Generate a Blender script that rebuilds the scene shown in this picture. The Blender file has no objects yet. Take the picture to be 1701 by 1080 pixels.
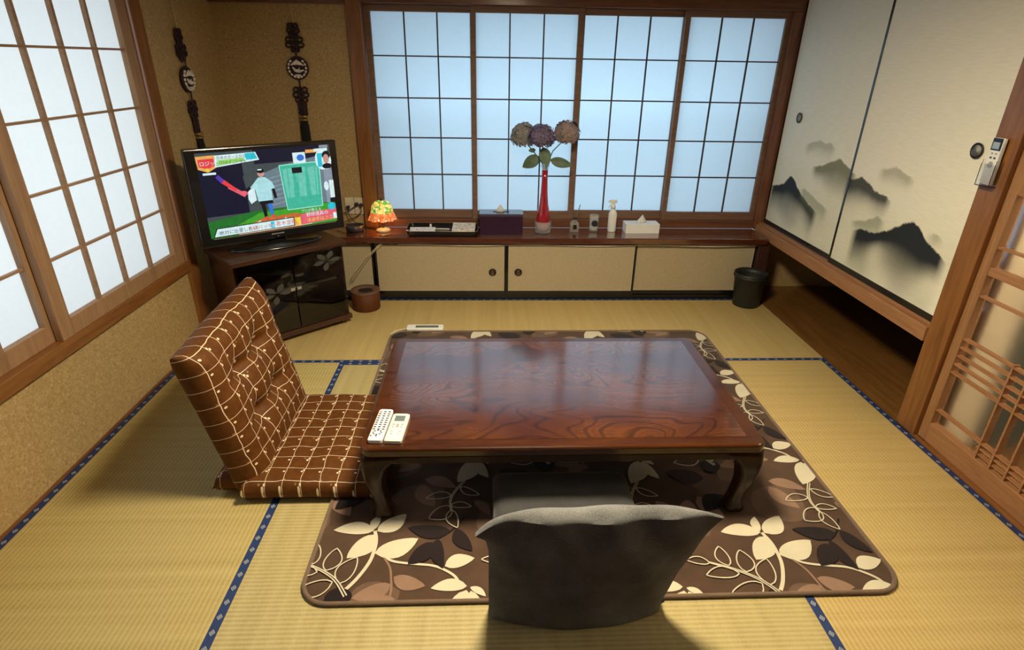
import bpy, bmesh, math, random
from mathutils import Matrix, Vector, noise
random.seed(7)
PI = math.pi
sc = bpy.context.scene
COL = sc.collection

# ------------------------------------------------------------------ camera
YAW, PITCH, ROLL, FPX = 0.045915, 0.429555, 0.016798, 953.59
cf = Vector((math.sin(YAW)*math.cos(PITCH), math.cos(YAW)*math.cos(PITCH), -math.sin(PITCH)))
cr = cf.cross(Vector((0, 0, 1))).normalized()
cu = cr.cross(cf)
cr, cu = math.cos(ROLL)*cr+math.sin(ROLL)*cu, -math.sin(ROLL)*cr+math.cos(ROLL)*cu
cam_d = bpy.data.cameras.new('camera')
cam_d.sensor_fit = 'HORIZONTAL'; cam_d.sensor_width = 36; cam_d.lens = 36*FPX/1701
cam_d.clip_start = 0.02
cam = bpy.data.objects.new('camera', cam_d); COL.objects.link(cam)
M = Matrix((cr, cu, -cf)).transposed().to_4x4(); M.translation = (0, 0, 1.514)
cam.matrix_world = M
sc.camera = cam

# ------------------------------------------------------------------ world, exposure, lights
sc.view_settings.view_transform = 'Standard'
sc.view_settings.look = 'None'
sc.view_settings.gamma = 1
sc.view_settings.exposure = 0.0
wd = bpy.data.worlds.new('world'); sc.world = wd; wd.use_nodes = True
wd.node_tree.nodes['Background'].inputs[0].default_value = (.62, .78, 1, 1)
wd.node_tree.nodes['Background'].inputs[1].default_value = 0.5

def area(name, loc, rot, sx, sy, power, color):
    l = bpy.data.lights.new(name, 'AREA'); l.shape = 'RECTANGLE'; l.size = sx; l.size_y = sy
    l.energy = power; l.color = color
    o = bpy.data.objects.new(name, l); COL.objects.link(o); o.location = loc; o.rotation_euler = rot
    return o
# daylight outside the two shoji windows, and an added fill light brightening the hallway behind the lattice door
area('daylight_back', (.55, 4.75, 1.12), (-PI/2, 0, 0), 2.6, .9, 20, (.46, .76, 1))
area('daylight_left', (-2.75, 1.7, 1.2), (0, -PI/2, 0), 1.5, 3.6, 36, (.90, .96, .96))
area('hall_fill_light', (2.55, .9, 2.1), (.5, 0, 0), .5, .8, 32, (1, .88, .66))
LAMP_STRENGTH = 180.0
LAMP_COLOR = (1, .84, .56, 1)

# ------------------------------------------------------------------ materials
MATS = {}
def newmat(name):
    m = bpy.data.materials.new(name); m.use_nodes = True
    nt = m.node_tree; b = nt.nodes['Principled BSDF']
    MATS[name] = m
    return m, nt, b
def L(nt, a, b): nt.links.new(a, b)
def coords(nt, scale=(1, 1, 1), kind='Object', rot=(0, 0, 0)):
    tc = nt.nodes.new('ShaderNodeTexCoord'); mp = nt.nodes.new('ShaderNodeMapping')
    mp.inputs['Scale'].default_value = scale; mp.inputs['Rotation'].default_value = rot
    L(nt, tc.outputs[kind], mp.inputs[0]); return mp.outputs[0]
def noise_n(nt, vec, scale, detail=4, rough=.55, dist=0):
    n = nt.nodes.new('ShaderNodeTexNoise'); n.inputs['Scale'].default_value = scale
    n.inputs['Detail'].default_value = detail; n.inputs['Roughness'].default_value = rough
    n.inputs['Distortion'].default_value = dist
    if vec: L(nt, vec, n.inputs['Vector'])
    return n.outputs['Fac']
def ramp(nt, fac, stops, interp='LINEAR'):
    r = nt.nodes.new('ShaderNodeValToRGB'); r.color_ramp.interpolation = interp
    el = r.color_ramp.elements
    while len(el) < len(stops): el.new(.5)
    for e, (p, c) in zip(el, stops): e.position = p; e.color = (*c, 1) if len(c) == 3 else c
    L(nt, fac, r.inputs[0]); return r.outputs[0]
def mth(nt, op, a, b=None, c=None):
    n = nt.nodes.new('ShaderNodeMath'); n.operation = op
    for i, v in enumerate((a, b, c)):
        if v is None: continue
        if isinstance(v, (int, float)): n.inputs[i].default_value = v
        else: L(nt, v, n.inputs[i])
    return n.outputs[0]
def mixc(nt, fac, a, b, mode='MIX'):
    n = nt.nodes.new('ShaderNodeMix'); n.data_type = 'RGBA'; n.blend_type = mode
    if isinstance(fac, (int, float)): n.inputs[0].default_value = fac
    else: L(nt, fac, n.inputs[0])
    for i, v in ((6, a), (7, b)):
        if isinstance(v, tuple): n.inputs[i].default_value = (*v[:3], 1)
        else: L(nt, v, n.inputs[i])
    return n.outputs[2]
def bump(nt, b, h, strength=.3, dist=.002):
    n = nt.nodes.new('ShaderNodeBump'); n.inputs['Strength'].default_value = strength
    n.inputs['Distance'].default_value = dist
    L(nt, h, n.inputs['Height']); L(nt, n.outputs[0], b.inputs['Normal'])
def plain(name, col, rough=.5, metal=0, emit=0, coat=0, vary=.12, vscale=25, spec=.5):
    m, nt, b = newmat(name)
    b.inputs['Roughness'].default_value = rough; b.inputs['Metallic'].default_value = metal
    b.inputs['Coat Weight'].default_value = coat
    b.inputs['Specular IOR Level'].default_value = spec
    v = coords(nt)
    f = noise_n(nt, v, vscale, 3)
    lo = tuple(max(0, c*(1-vary)) for c in col); hi = tuple(min(1, c*(1+vary)) for c in col)
    c = ramp(nt, f, [(.3, lo), (.7, hi)])
    L(nt, c, b.inputs['Base Color'])
    if emit:
        L(nt, c, b.inputs['Emission Color']); b.inputs['Emission Strength'].default_value = emit
    return m
def wood(name, dark, light, axis='X', scale=1.0, rough=.35, coat=.2, spec=.5):
    m, nt, b = newmat(name)
    s = {'X': (.7, 9, 9), 'Y': (9, .7, 9), 'Z': (9, 9, .7)}[axis]
    v = coords(nt, tuple(k*scale for k in s))
    f = noise_n(nt, v, 3.2, 6, .6, 1.2)
    g = noise_n(nt, v, 22, 3, .6)
    h = mth(nt, 'ADD', mth(nt, 'MULTIPLY', f, .75), mth(nt, 'MULTIPLY', g, .25))
    mid = tuple((a+c)/2 for a, c in zip(dark, light))
    L(nt, ramp(nt, h, [(.35, dark), (.5, mid), (.66, light)]), b.inputs['Base Color'])
    b.inputs['Roughness'].default_value = rough; b.inputs['Coat Weight'].default_value = coat
    b.inputs['Coat Roughness'].default_value = .15; b.inputs['Specular IOR Level'].default_value = spec
    bump(nt, b, h, .12, .001)
    return m

wood('wood_post_z', (.17, .062, .016), (.30, .125, .035), 'Z')
wood('wood_post_y', (.17, .062, .016), (.30, .125, .035), 'Y')
wood('wood_post_x', (.16, .065, .028), (.27, .12, .055), 'X')
wood('wood_red_z', (.13, .045, .022), (.24, .095, .05), 'Z')
wood('wood_red_x', (.11, .04, .02), (.20, .08, .042), 'X')
wood('wood_shoji_z', (.26, .145, .075), (.40, .24, .13), 'Z', rough=.55, coat=0)
wood('wood_shoji_y', (.26, .145, .075), (.40, .24, .13), 'Y', rough=.55, coat=0)
wood('wood_shoji_x', (.16, .09, .06), (.26, .15, .10), 'X', rough=.55, coat=0)
wood('muntin_backlit', (.035, .02, .018), (.075, .045, .04), 'Z', rough=.6, coat=0)  # back window bars: backlit darkness put into the wood colour
wood('wood_door', (.27, .13, .055), (.42, .22, .10), 'Z', rough=.5, coat=.05)
wood('wood_door_y', (.27, .12, .05), (.42, .21, .095), 'Y', rough=.5, coat=.05)
wood('counter_wood', (.075, .020, .011), (.13, .04, .022), 'X', rough=.14, coat=1)
MATS['counter_wood'].node_tree.nodes['Principled BSDF'].inputs['Coat IOR'].default_value = 1.9
MATS['counter_wood'].node_tree.nodes['Principled BSDF'].inputs['Coat Roughness'].default_value = .07
wood('tv_stand_wood', (.035, .012, .006), (.075, .026, .012), 'X', rough=.35, coat=.3)
wood('plank_floor', (.13, .055, .012), (.24, .11, .028), 'Y', rough=.4, coat=.1)
wood('dark_post', (.045, .018, .014), (.08, .03, .022), 'Z')

# lacquered table wood with swirling figure
m, nt, b = newmat('table_wood')
v = coords(nt, (1.0, 2.6, 2.6))
warp = noise_n(nt, v, 1.35, 2, .5, .9)
rings = mth(nt, 'SINE', mth(nt, 'MULTIPLY', warp, 135))
fine = noise_n(nt, coords(nt, (3, 60, 60)), 4, 4, .6)
r01 = mth(nt, 'ADD', mth(nt, 'MULTIPLY', rings, .5), .5)
lines_ = mth(nt, 'POWER', r01, 5.0)
t = mth(nt, 'ADD', mth(nt, 'SUBTRACT', mth(nt, 'MULTIPLY', r01, .14), mth(nt, 'MULTIPLY', lines_, .40)), mth(nt, 'ADD', mth(nt, 'MULTIPLY', fine, .5), .27))
big = noise_n(nt, coords(nt, (1.2, 2, 2)), 1.7, 2)
c1 = ramp(nt, t, [(.1, (.010, .003, .0015)), (.5, (.050, .011, .005)), (.8, (.085, .020, .007))])
c2 = ramp(nt, t, [(.1, (.018, .005, .0015)), (.5, (.110, .032, .006)), (.8, (.175, .058, .010))])
L(nt, mixc(nt, ramp(nt, big, [(.36, (0, 0, 0)), (.70, (1, 1, 1))]), c1, c2), b.inputs['Base Color'])
b.inputs['Roughness'].default_value = .3; b.inputs['Coat Weight'].default_value = 1; b.inputs['Coat Roughness'].default_value = .13; b.inputs['Coat IOR'].default_value = 2.4; b.inputs['Specular IOR Level'].default_value = .2
bump(nt, b, rings, .05, .0006)
wood('table_edge', (.028, .007, .003), (.082, .024, .006), 'X', rough=.25, coat=.7, spec=.25)
wood('table_leg', (.016, .005, .002), (.040, .012, .004), 'Z', rough=.35, coat=.2, spec=.2)

# tatami, ribs along X or along Y
def tatami(name, axis, tint=(1, 1, 1)):
    m, nt, b = newmat(name)
    tc = nt.nodes.new('ShaderNodeTexCoord'); sp = nt.nodes.new('ShaderNodeSeparateXYZ')
    L(nt, tc.outputs['Object'], sp.inputs[0])
    across = sp.outputs[1] if axis == 'X' else sp.outputs[0]
    along = sp.outputs[0] if axis == 'X' else sp.outputs[1]
    n0 = noise_n(nt, coords(nt, (1, 1, 1)), 14, 2)
    rib = mth(nt, 'SINE', mth(nt, 'MULTIPLY', mth(nt, 'ADD', across, mth(nt, 'MULTIPLY', n0, .002)), 2*PI/.0155))
    # short rush stitches across the ribs
    st = noise_n(nt, coords(nt, (60, 900, 1) if axis == 'Y' else (900, 60, 1)), 1, 2)
    band = noise_n(nt, coords(nt, (.6, 22, 1) if axis == 'Y' else (22, .6, 1)), 1.2, 3)
    blot = noise_n(nt, coords(nt), 1.6, 3)
    h = mth(nt, 'ADD', mth(nt, 'MULTIPLY', rib, .12), mth(nt, 'ADD', mth(nt, 'MULTIPLY', st, .55), mth(nt, 'MULTIPLY', band, .45)))
    T = lambda c: tuple(a*k for a, k in zip(c, tint))
    c = ramp(nt, h, [(.22, T((.34, .235, .085))), (.5, T((.52, .385, .155))), (.78, T((.64, .50, .23)))])
    c = mixc(nt, mth(nt, 'MULTIPLY', blot, .35), c, T((.50, .36, .12)))
    L(nt, c, b.inputs['Base Color'])
    b.inputs['Roughness'].default_value = .52; b.inputs['Specular IOR Level'].default_value = .45
    bump(nt, b, mth(nt, 'ADD', mth(nt, 'MULTIPLY', rib, .5), mth(nt, 'MULTIPLY', st, .8)), .35, .0012)
tatami('tatami_x', 'X'); tatami('tatami_y', 'Y')
tatami('tatami_y_left', 'Y', (.93, 1.0, 1.0))

def heri(name, axis):
    m, nt, b = newmat(name)
    uv = nt.nodes.new('ShaderNodeUVMap'); sp = nt.nodes.new('ShaderNodeSeparateXYZ')
    L(nt, uv.outputs[0], sp.inputs[0])          # u across (metres, 0 centre), v along (metres)
    a = mth(nt, 'ABSOLUTE', mth(nt, 'SUBTRACT', mth(nt, 'FRACT', mth(nt, 'DIVIDE', sp.outputs[1], .052)), .5))
    dd = mth(nt, 'ADD', mth(nt, 'MULTIPLY', a, 3.0), mth(nt, 'MULTIPLY', mth(nt, 'ABSOLUTE', sp.outputs[0]), 70))
    pat = ramp(nt, dd, [(0, (.05, .08, .16)), (.18, (.35, .40, .45)), (.36, (.02, .03, .10)), (.52, (.42, .46, .50)), (.70, (.010, .024, .08)), (1, (.012, .035, .14))])
    L(nt, pat, b.inputs['Base Color']); b.inputs['Roughness'].default_value = .55
    bump(nt, b, noise_n(nt, coords(nt), 900, 2), .3, .0006)
heri('tatami_cloth', 'X')

# fibrous earthen wall
m, nt, b = newmat('sand_wall')
v = coords(nt)
n1 = noise_n(nt, v, 95, 5, .7, .8); n2 = noise_n(nt, v, 6, 3); n3 = noise_n(nt, v, 260, 2)
c = ramp(nt, n1, [(.3, (.29, .19, .08)), (.5, (.47, .335, .16)), (.64, (.60, .45, .24)), (.74, (.78, .64, .40))])
L(nt, mixc(nt, mth(nt, 'MULTIPLY', n2, .5), c, (.40, .27, .12)), b.inputs['Base Color'])
b.inputs['Roughness'].default_value = .95; b.inputs['Specular IOR Level'].default_value = .1
bump(nt, b, mth(nt, 'ADD', n1, mth(nt, 'MULTIPLY', n3, .5)), .45, .003)
plain('ceiling_board', (.40, .30, .18), .8)
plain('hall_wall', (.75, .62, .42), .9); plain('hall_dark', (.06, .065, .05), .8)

def paper(name, col, tr=.8):
    m, nt, b = newmat(name)
    nt.nodes.remove(b)
    out = nt.nodes['Material Output']
    t = nt.nodes.new('ShaderNodeBsdfTranslucent'); d = nt.nodes.new('ShaderNodeBsdfDiffuse')
    mx = nt.nodes.new('ShaderNodeMixShader'); mx.inputs[0].default_value = tr
    f = noise_n(nt, coords(nt), 60, 5, .7)
    lo = tuple(c*.975 for c in col)
    cc = ramp(nt, f, [(.35, lo), (.65, col)])
    L(nt, cc, t.inputs[0]); L(nt, cc, d.inputs[0]); L(nt, d.outputs[0], mx.inputs[1]); L(nt, t.outputs[0], mx.inputs[2])
    L(nt, mx.outputs[0], out.inputs[0])
paper('shoji_paper', (.86, .87, .86), .9); paper('tissue', (.9, .9, .88), .25)

def cloth(name, col, rough=.95, scale=500, vary=.25, sheen=.2):
    m, nt, b = newmat(name)
    f = noise_n(nt, coords(nt), scale, 3, .6); g = noise_n(nt, coords(nt), 9, 3)
    h = mth(nt, 'ADD', mth(nt, 'MULTIPLY', f, .6), mth(nt, 'MULTIPLY', g, .4))
    L(nt, ramp(nt, h, [(.35, tuple(c*(1-vary) for c in col)), (.65, tuple(c*(1+vary) for c in col))]), b.inputs['Base Color'])
    b.inputs['Roughness'].default_value = rough; b.inputs['Sheen Weight'].default_value = sheen
    b.inputs['Specular IOR Level'].default_value = .2
    bump(nt, b, f, .4, .0012)
cloth('rug_brown', (.078, .044, .027), vary=.35)
cloth('rug_mid', (.135, .082, .055))
cloth('rug_tan', (.27, .165, .115))
cloth('rug_cream', (.62, .57, .43), vary=.08)
cloth('rug_dark', (.014, .008, .009))
cloth('rug_binding', (.17, .115, .08), scale=300)
cloth('grey_fabric', (.16, .162, .165), scale=420, vary=.5, sheen=.1)
cloth('grey_seat', (.05, .05, .052), scale=420, vary=.3)
cloth('black_base', (.012, .010, .010))

# brown seat cover: cream check with little blossoms, drawn in the cushion's own UV (metres)
m, nt, b = newmat('brown_check')
uv = nt.nodes.new('ShaderNodeUVMap')
wn = nt.nodes.new('ShaderNodeTexNoise'); wn.inputs['Scale'].default_value = 9; wn.inputs['Detail'].default_value = 2
L(nt, uv.outputs[0], wn.inputs['Vector'])
vm = nt.nodes.new('ShaderNodeVectorMath'); vm.operation = 'MULTIPLY_ADD'
L(nt, wn.outputs['Color'], vm.inputs[0]); vm.inputs[1].default_value = (.022, .022, 0); L(nt, uv.outputs[0], vm.inputs[2])
sp = nt.nodes.new('ShaderNodeSeparateXYZ'); L(nt, vm.outputs[0], sp.inputs[0])
PER = .072
def line(o, half):
    d = mth(nt, 'ABSOLUTE', mth(nt, 'SUBTRACT', mth(nt, 'FRACT', mth(nt, 'DIVIDE', o, PER)), .5))
    return mth(nt, 'LESS_THAN', d, half/PER)
def dot(ox, oy, r, pu=PER, pv=PER):
    du = mth(nt, 'SUBTRACT', mth(nt, 'FRACT', mth(nt, 'ADD', mth(nt, 'DIVIDE', sp.outputs[0], pu), ox)), .5)
    dv = mth(nt, 'SUBTRACT', mth(nt, 'FRACT', mth(nt, 'ADD', mth(nt, 'DIVIDE', sp.outputs[1], pv), oy)), .5)
    r2 = mth(nt, 'ADD', mth(nt, 'POWER', mth(nt, 'ABSOLUTE', mth(nt, 'MULTIPLY', du, pu)), 2), mth(nt, 'POWER', mth(nt, 'ABSOLUTE', mth(nt, 'MULTIPLY', dv, pv)), 2))
    return mth(nt, 'LESS_THAN', r2, r*r)
grid = mth(nt, 'MAXIMUM', line(sp.outputs[0], .0010), line(sp.outputs[1], .0010))
grid = mth(nt, 'MAXIMUM', grid, mth(nt, 'MAXIMUM', dot(.13, .30, .0048), dot(.27, .17, .0046, PER*2, PER)))
faint = mth(nt, 'MAXIMUM', dot(.4, .33, .004, PER*2, PER*2), dot(.72, .22, .004, PER*2, PER*2))
base = ramp(nt, noise_n(nt, coords(nt), 40, 3), [(.3, (.088, .027, .003)), (.7, (.128, .043, .004))])
base = mixc(nt, faint, base, (.30, .15, .06))
L(nt, mixc(nt, grid, base, (.82, .68, .50)), b.inputs['Base Color'])
b.inputs['Roughness'].default_value = .65; b.inputs['Specular IOR Level'].default_value = .25
bump(nt, b, noise_n(nt, coords(nt), 700, 2), .15, .0006)

# painted sliding door paper: colour comes from a painted attribute, with paper fibre
m, nt, b = newmat('painted_paper')
at = nt.nodes.new('ShaderNodeVertexColor'); at.layer_name = 'paint'
fib = noise_n(nt, coords(nt, (120, 14, 160)), 1, 3)
L(nt, mixc(nt, 1.0, at.outputs[0], ramp(nt, fib, [(.3, (.93, .92, .90)), (.7, (1, 1, 1))]), 'MULTIPLY'), b.inputs['Base Color'])
b.inputs['Roughness'].default_value = .75; b.inputs['Specular IOR Level'].default_value = .25
plain('cabinet_paper', (.46, .385, .255), .85, vary=.07, vscale=70, spec=.2)
plain('paper_edge', (.55, .50, .38), .7)
plain('black_lacquer', (.008, .008, .010), .25, coat=.3)
plain('black_plastic', (.010, .010, .011), .22, coat=.3)
plain('black_matte', (.015, .017, .016), .6)
plain('bin_black', (.017, .020, .019), .5, vary=.3, vscale=90)
wood('bin_brown', (.075, .022, .007), (.12, .038, .011), 'Z', rough=.6, coat=0, spec=.25)
plain('bin_brown_top', (.15, .075, .05), .5)
plain('hole_dark', (.01, .004, .003), .9)
plain('white_plastic', (.86, .87, .86), .35, vary=.03)
plain('white_card', (.88, .88, .88), .6, vary=.03)
plain('ivory_plastic', (.74, .74, .68), .45, vary=.03)
plain('etched', (.06, .06, .058), .6); plain('button_dark', (.05, .05, .055), .5); plain('button_grey', (.35, .35, .34), .5); plain('button_red', (.6, .12, .10), .5)
plain('lcd', (.13, .16, .16), .2); plain('lcd_lit', (.35, .45, .55), .2)
plain('pull_reflection', (.75, .76, .72), .3, coat=.5); plain('silver', (.75, .76, .76), .18, metal=1, vary=.05); plain('iron_dark', (.05, .045, .045), .4, metal=.8)  # door pull centre: bright reflection on silver painted as a pale colour
plain('brass', (.55, .36, .12), .3, metal=1); plain('bronze', (.16, .09, .05), .4, metal=.7)
plain('purple_box', (.035, .010, .035), .35, coat=.3); plain('purple_top', (.075, .06, .11), .22, coat=.5)
plain('red_glass', (.36, .018, .032), .06, coat=1, vary=.25, vscale=18)
plain('leaf_green', (.10, .16, .10), .55, vary=.3); plain('stem_green', (.08, .13, .07), .6)
plain('petal_purple', (.16, .125, .22), .8, vary=.35, vscale=60); plain('petal_pink', (.34, .26, .26), .8, vary=.25, vscale=60)
plain('petal_grey', (.27, .26, .25), .8, vary=.3, vscale=60)
plain('cable_white', (.80, .76, .68), .5); plain('cable_dark', (.03, .025, .02), .5); plain('cable_tan', (.58, .46, .30), .5)
plain('knot_purple', (.030, .012, .020), .8); plain('tassel_black', (.006, .005, .008), .9)
plain('pearl', (.85, .80, .72), .35, vary=.15); plain('gold', (.55, .40, .16), .3, metal=.9)
plain('tray_black', (.010, .010, .013), .2, coat=.5); plain('postcard_b', (.75, .60, .50), .5, vary=.5, vscale=60)
plain('postcard_a', (.72, .68, .74), .5, vary=.45, vscale=70); plain('paper_white', (.75, .74, .70), .6)
plain('lamp_base', (.42, .34, .24), .5); plain('outlet_plate', (.70, .62, .48), .5)
plain('oil', (.12, .07, .03), .1); plain('glass_dark', (.03, .03, .04), .2); plain('wax', (.5, .5, .46), .4)

def glass(name, col=(1, 1, 1), rough=.02, ior=1.45):
    m, nt, b = newmat(name)
    f = noise_n(nt, coords(nt), 30, 2)
    L(nt, ramp(nt, f, [(.3, tuple(c*.96 for c in col)), (.7, col)]), b.inputs['Base Color'])
    b.inputs['Transmission Weight'].default_value = 1; b.inputs['Roughness'].default_value = rough; b.inputs['IOR'].default_value = ior
glass('clear_glass'); glass('frosted_glass', (.97, .96, .93), .34, 1.2); glass('smoked_glass', (.42, .40, .40), .03); glass('spray_clear', (.9, .93, .93), .12)

m, nt, b = newmat('thin_glass')
L(nt, ramp(nt, noise_n(nt, coords(nt), 30, 2), [(.3, (.8, .85, .86)), (.7, (.9, .93, .93))]), b.inputs['Base Color'])
b.inputs['Alpha'].default_value = .22; b.inputs['Roughness'].default_value = .08
# stained glass shade that is lit from inside
m, nt, b = newmat('stained_glass')
vo = nt.nodes.new('ShaderNodeTexVoronoi'); vo.inputs['Scale'].default_value = 62
tc = nt.nodes.new('ShaderNodeTexCoord'); L(nt, tc.outputs['Object'], vo.inputs['Vector'])
sp2 = nt.nodes.new('ShaderNodeSeparateXYZ'); L(nt, tc.outputs['Object'], sp2.inputs[0])
vs = nt.nodes.new('ShaderNodeSeparateColor'); L(nt, vo.outputs['Color'], vs.inputs[0])
topc = ramp(nt, vs.outputs[0], [(0, (1, .62, .12)), (.3, (1, .80, .22)), (.6, (.9, .9, .45)), (.78, (.15, .5, .06)), (1, (1, .35, .06))], 'CONSTANT')
lowc = ramp(nt, vs.outputs[1], [(0, (1, .18, .04)), (.4, (1, .35, .10)), (.8, (.8, .65, .55))], 'CONSTANT')
colr = mixc(nt, mth(nt, 'GREATER_THAN', sp2.outputs[2], .135), lowc, topc)
L(nt, colr, b.inputs['Base Color']); L(nt, colr, b.inputs['Emission Color'])
vd = nt.nodes.new('ShaderNodeTexVoronoi'); vd.feature = 'DISTANCE_TO_EDGE'; vd.inputs['Scale'].default_value = 62
L(nt, tc.outputs['Object'], vd.inputs['Vector'])
L(nt, mth(nt, 'MULTIPLY', mth(nt, 'GREATER_THAN', vd.outputs['Distance'], .07), .75), b.inputs['Emission Strength'])

def screen_col(name, col, s=1.0):
    m, nt, b = newmat(name)
    b.inputs['Base Color'].default_value = (0, 0, 0, 1); b.inputs['Roughness'].default_value = .25
    f = noise_n(nt, coords(nt), 45, 3)
    L(nt, ramp(nt, f, [(.3, tuple(c*.8 for c in col)), (.7, col)]), b.inputs['Emission Color'])
    b.inputs['Emission Strength'].default_value = s
for k, c in dict(s_night=(.008, .010, .03), s_grey=(.06, .08, .085), s_grey2=(.16, .23, .27), s_field=(.06, .38, .03), s_field2=(.02, .18, .03), s_dirt=(.60, .16, .045),
                 s_line=(.75, .68, .5), s_shirt=(.45, .80, .85), s_black=(.01, .01, .015), s_skin=(.62, .33, .27), s_red=(.85, .06, .07), s_pink=(.85, .14, .20), s_blue=(.04, .20, .75),
                 s_net=(.06, .52, .36), s_net2=(.16, .62, .50), s_netl=(.35, .85, .70), s_white=(.75, .95, .97), s_cyan=(.03, .58, .72), s_green=(.35, .72, .16), s_yel=(.90, .70, .06), s_orange=(.90, .45, .12),
                 s_txt=(.03, .05, .07), s_txtr=(.80, .12, .14), s_navy=(.10, .05, .45), s_grey3=(.28, .34, .42)).items():
    screen_col(k, c)
m, nt, b = newmat('lamp_diffuser'); b.inputs['Base Color'].default_value = (.9, .85, .75, 1)
b.inputs['Emission Color'].default_value = LAMP_COLOR; b.inputs['Emission Strength'].default_value = LAMP_STRENGTH

# ------------------------------------------------------------------ mesh builder
WM = {}
class MB:
    def __init__(s, *mats): s.v = []; s.f = []; s.m = []; s.uv = []; s.mats = mats; s.cur = 0
    def face(s, idx, uv=None): s.f.append(tuple(idx)); s.m.append(s.cur); s.uv.append(uv)
    def add(s, pts): n = len(s.v); s.v += [Vector(p) for p in pts]; return n
    def box(s, a, b, M=None):
        (x0, y0, z0), (x1, y1, z1) = a, b
        P = [(x0, y0, z0), (x1, y0, z0), (x1, y1, z0), (x0, y1, z0), (x0, y0, z1), (x1, y0, z1), (x1, y1, z1), (x0, y1, z1)]
        if M: P = [M @ Vector(p) for p in P]
        n = s.add(P)
        for q in ((3, 2, 1, 0), (4, 5, 6, 7), (0, 1, 5, 4), (1, 2, 6, 5), (2, 3, 7, 6), (3, 0, 4, 7)): s.face([n+i for i in q])
        return s
    def tube(s, path, r, seg=8, closed=False):
        path = [Vector(p) for p in path]; n = len(path); rings = []
        up = None
        for i, p in enumerate(path):
            a = path[(i-1) % n] if (closed or i) else p; c = path[(i+1) % n] if (closed or i < n-1) else p
            t = (c-a).normalized()
            if up is None: up = t.orthogonal().normalized()
            up = (up-t*up.dot(t)).normalized(); sd = t.cross(up)
            rr = r[i] if isinstance(r, (list, tuple)) else r
            rings.append(s.add([p+rr*(math.cos(2*PI*k/seg)*up+math.sin(2*PI*k/seg)*sd) for k in range(seg)]))
        R = range(n) if closed else range(n-1)
        for i in R:
            a, c = rings[i], rings[(i+1) % n]
            for k in range(seg): s.face([a+k, a+(k+1) % seg, c+(k+1) % seg, c+k])
        if not closed:
            s.face([rings[0]+k for k in reversed(range(seg))]); s.face([rings[-1]+k for k in range(seg)])
        return s
    def lathe(s, c, prof, seg=32, cap=True, sx=1, sy=1, M=None, wob=None):
        c = Vector(c); rings = []
        for r, z in prof:
            P = []
            for k in range(seg):
                a = 2*PI*k/seg; w = wob(a, z) if wob else (1, 0)
                p = Vector((r*w[0]*sx*math.cos(a), r*w[0]*sy*math.sin(a), z+w[1])); P.append(c+(M @ p if M else p))
            rings.append(s.add(P))
        for a, b2 in zip(rings, rings[1:]):
            for k in range(seg): s.face([a+k, a+(k+1) % seg, b2+(k+1) % seg, b2+k])
        if cap:
            s.face([rings[0]+k for k in reversed(range(seg))]); s.face([rings[-1]+k for k in range(seg)])
        return s
    def loft(s, rings, cap=True):
        ids = [s.add(r) for r in rings]; k = len(rings[0])
        for a, b2 in zip(ids, ids[1:]):
            for i in range(k): s.face([a+i, a+(i+1) % k, b2+(i+1) % k, b2+i])
        if cap: s.face([ids[0]+i for i in reversed(range(k))]); s.face([ids[-1]+i for i in range(k)])
        return s
    def build(s, name, parent=None, smooth=False, bevel=0, local=False, subsurf=0, kind=None):
        me = bpy.data.meshes.new(name)
        V = s.v
        if parent is not None and not local:
            I = WM.get(parent.name, Matrix()).inverted(); V = [I @ v for v in V]
        me.from_pydata([tuple(v) for v in V], [], s.f)
        for mn in s.mats: me.materials.append(MATS[mn])
        me.polygons.foreach_set('material_index', s.m)
        if any(u is not None for u in s.uv):
            ul = me.uv_layers.new(name='UVMap'); 
            for p, u in zip(me.polygons, s.uv):
                if u:
                    for li, q in zip(p.loop_indices, u): ul.data[li].uv = q
        if smooth: me.polygons.foreach_set('use_smooth', [True]*len(me.polygons))
        me.update()
        o = bpy.data.objects.new(name, me); COL.objects.link(o)
        if parent is not None:
            o.parent = parent; WM[o.name] = WM.get(parent.name, Matrix())
        else: WM[o.name] = Matrix()
        if bevel:
            md = o.modifiers.new('bevel', 'BEVEL'); md.width = bevel; md.segments = 3; md.limit_method = 'ANGLE'; md.angle_limit = .6
        if subsurf:
            md = o.modifiers.new('sub', 'SUBSURF'); md.levels = subsurf; md.render_levels = subsurf
        if kind: o['kind'] = kind
        return o
def thing(name, label, cat, loc=(0, 0, 0), rz=0, group=None, kind=None):
    o = bpy.data.objects.new(name, None); COL.objects.link(o)
    o.location = loc; o.rotation_euler = (0, 0, rz); o.empty_display_size = .05
    WM[o.name] = Matrix.Translation(loc) @ Matrix.Rotation(rz, 4, 'Z')
    tag(o, label, cat, group, kind); return o
def tag(o, label=None, cat=None, group=None, kind=None):
    if label: o['label'] = label
    if cat: o['category'] = cat
    if group: o['group'] = group
    if kind: o['kind'] = kind
    return o
def B(mat, *boxes):
    b = MB(mat)
    for a, c in boxes: b.box(a, c)
    return b

XL, XR = -1.67, 1.95
YB = 4.0
YF = -0.9
CZ = 2.35
# ------------------------------------------------------------------ shell
B('plank_floor', ((-1.9, YF-.1, -.10), (3.4, 4.4, -.045))).build('floor', kind='structure')
B('plank_floor', ((1.925, 2.11, -.045), (2.75, 4.1, 0))).build('trim_1', kind='structure')        # boards under the closet
B('ceiling_board', ((-1.9, YF-.1, CZ), (3.4, 4.4, CZ+.05))).build('ceiling', kind='structure')
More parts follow.
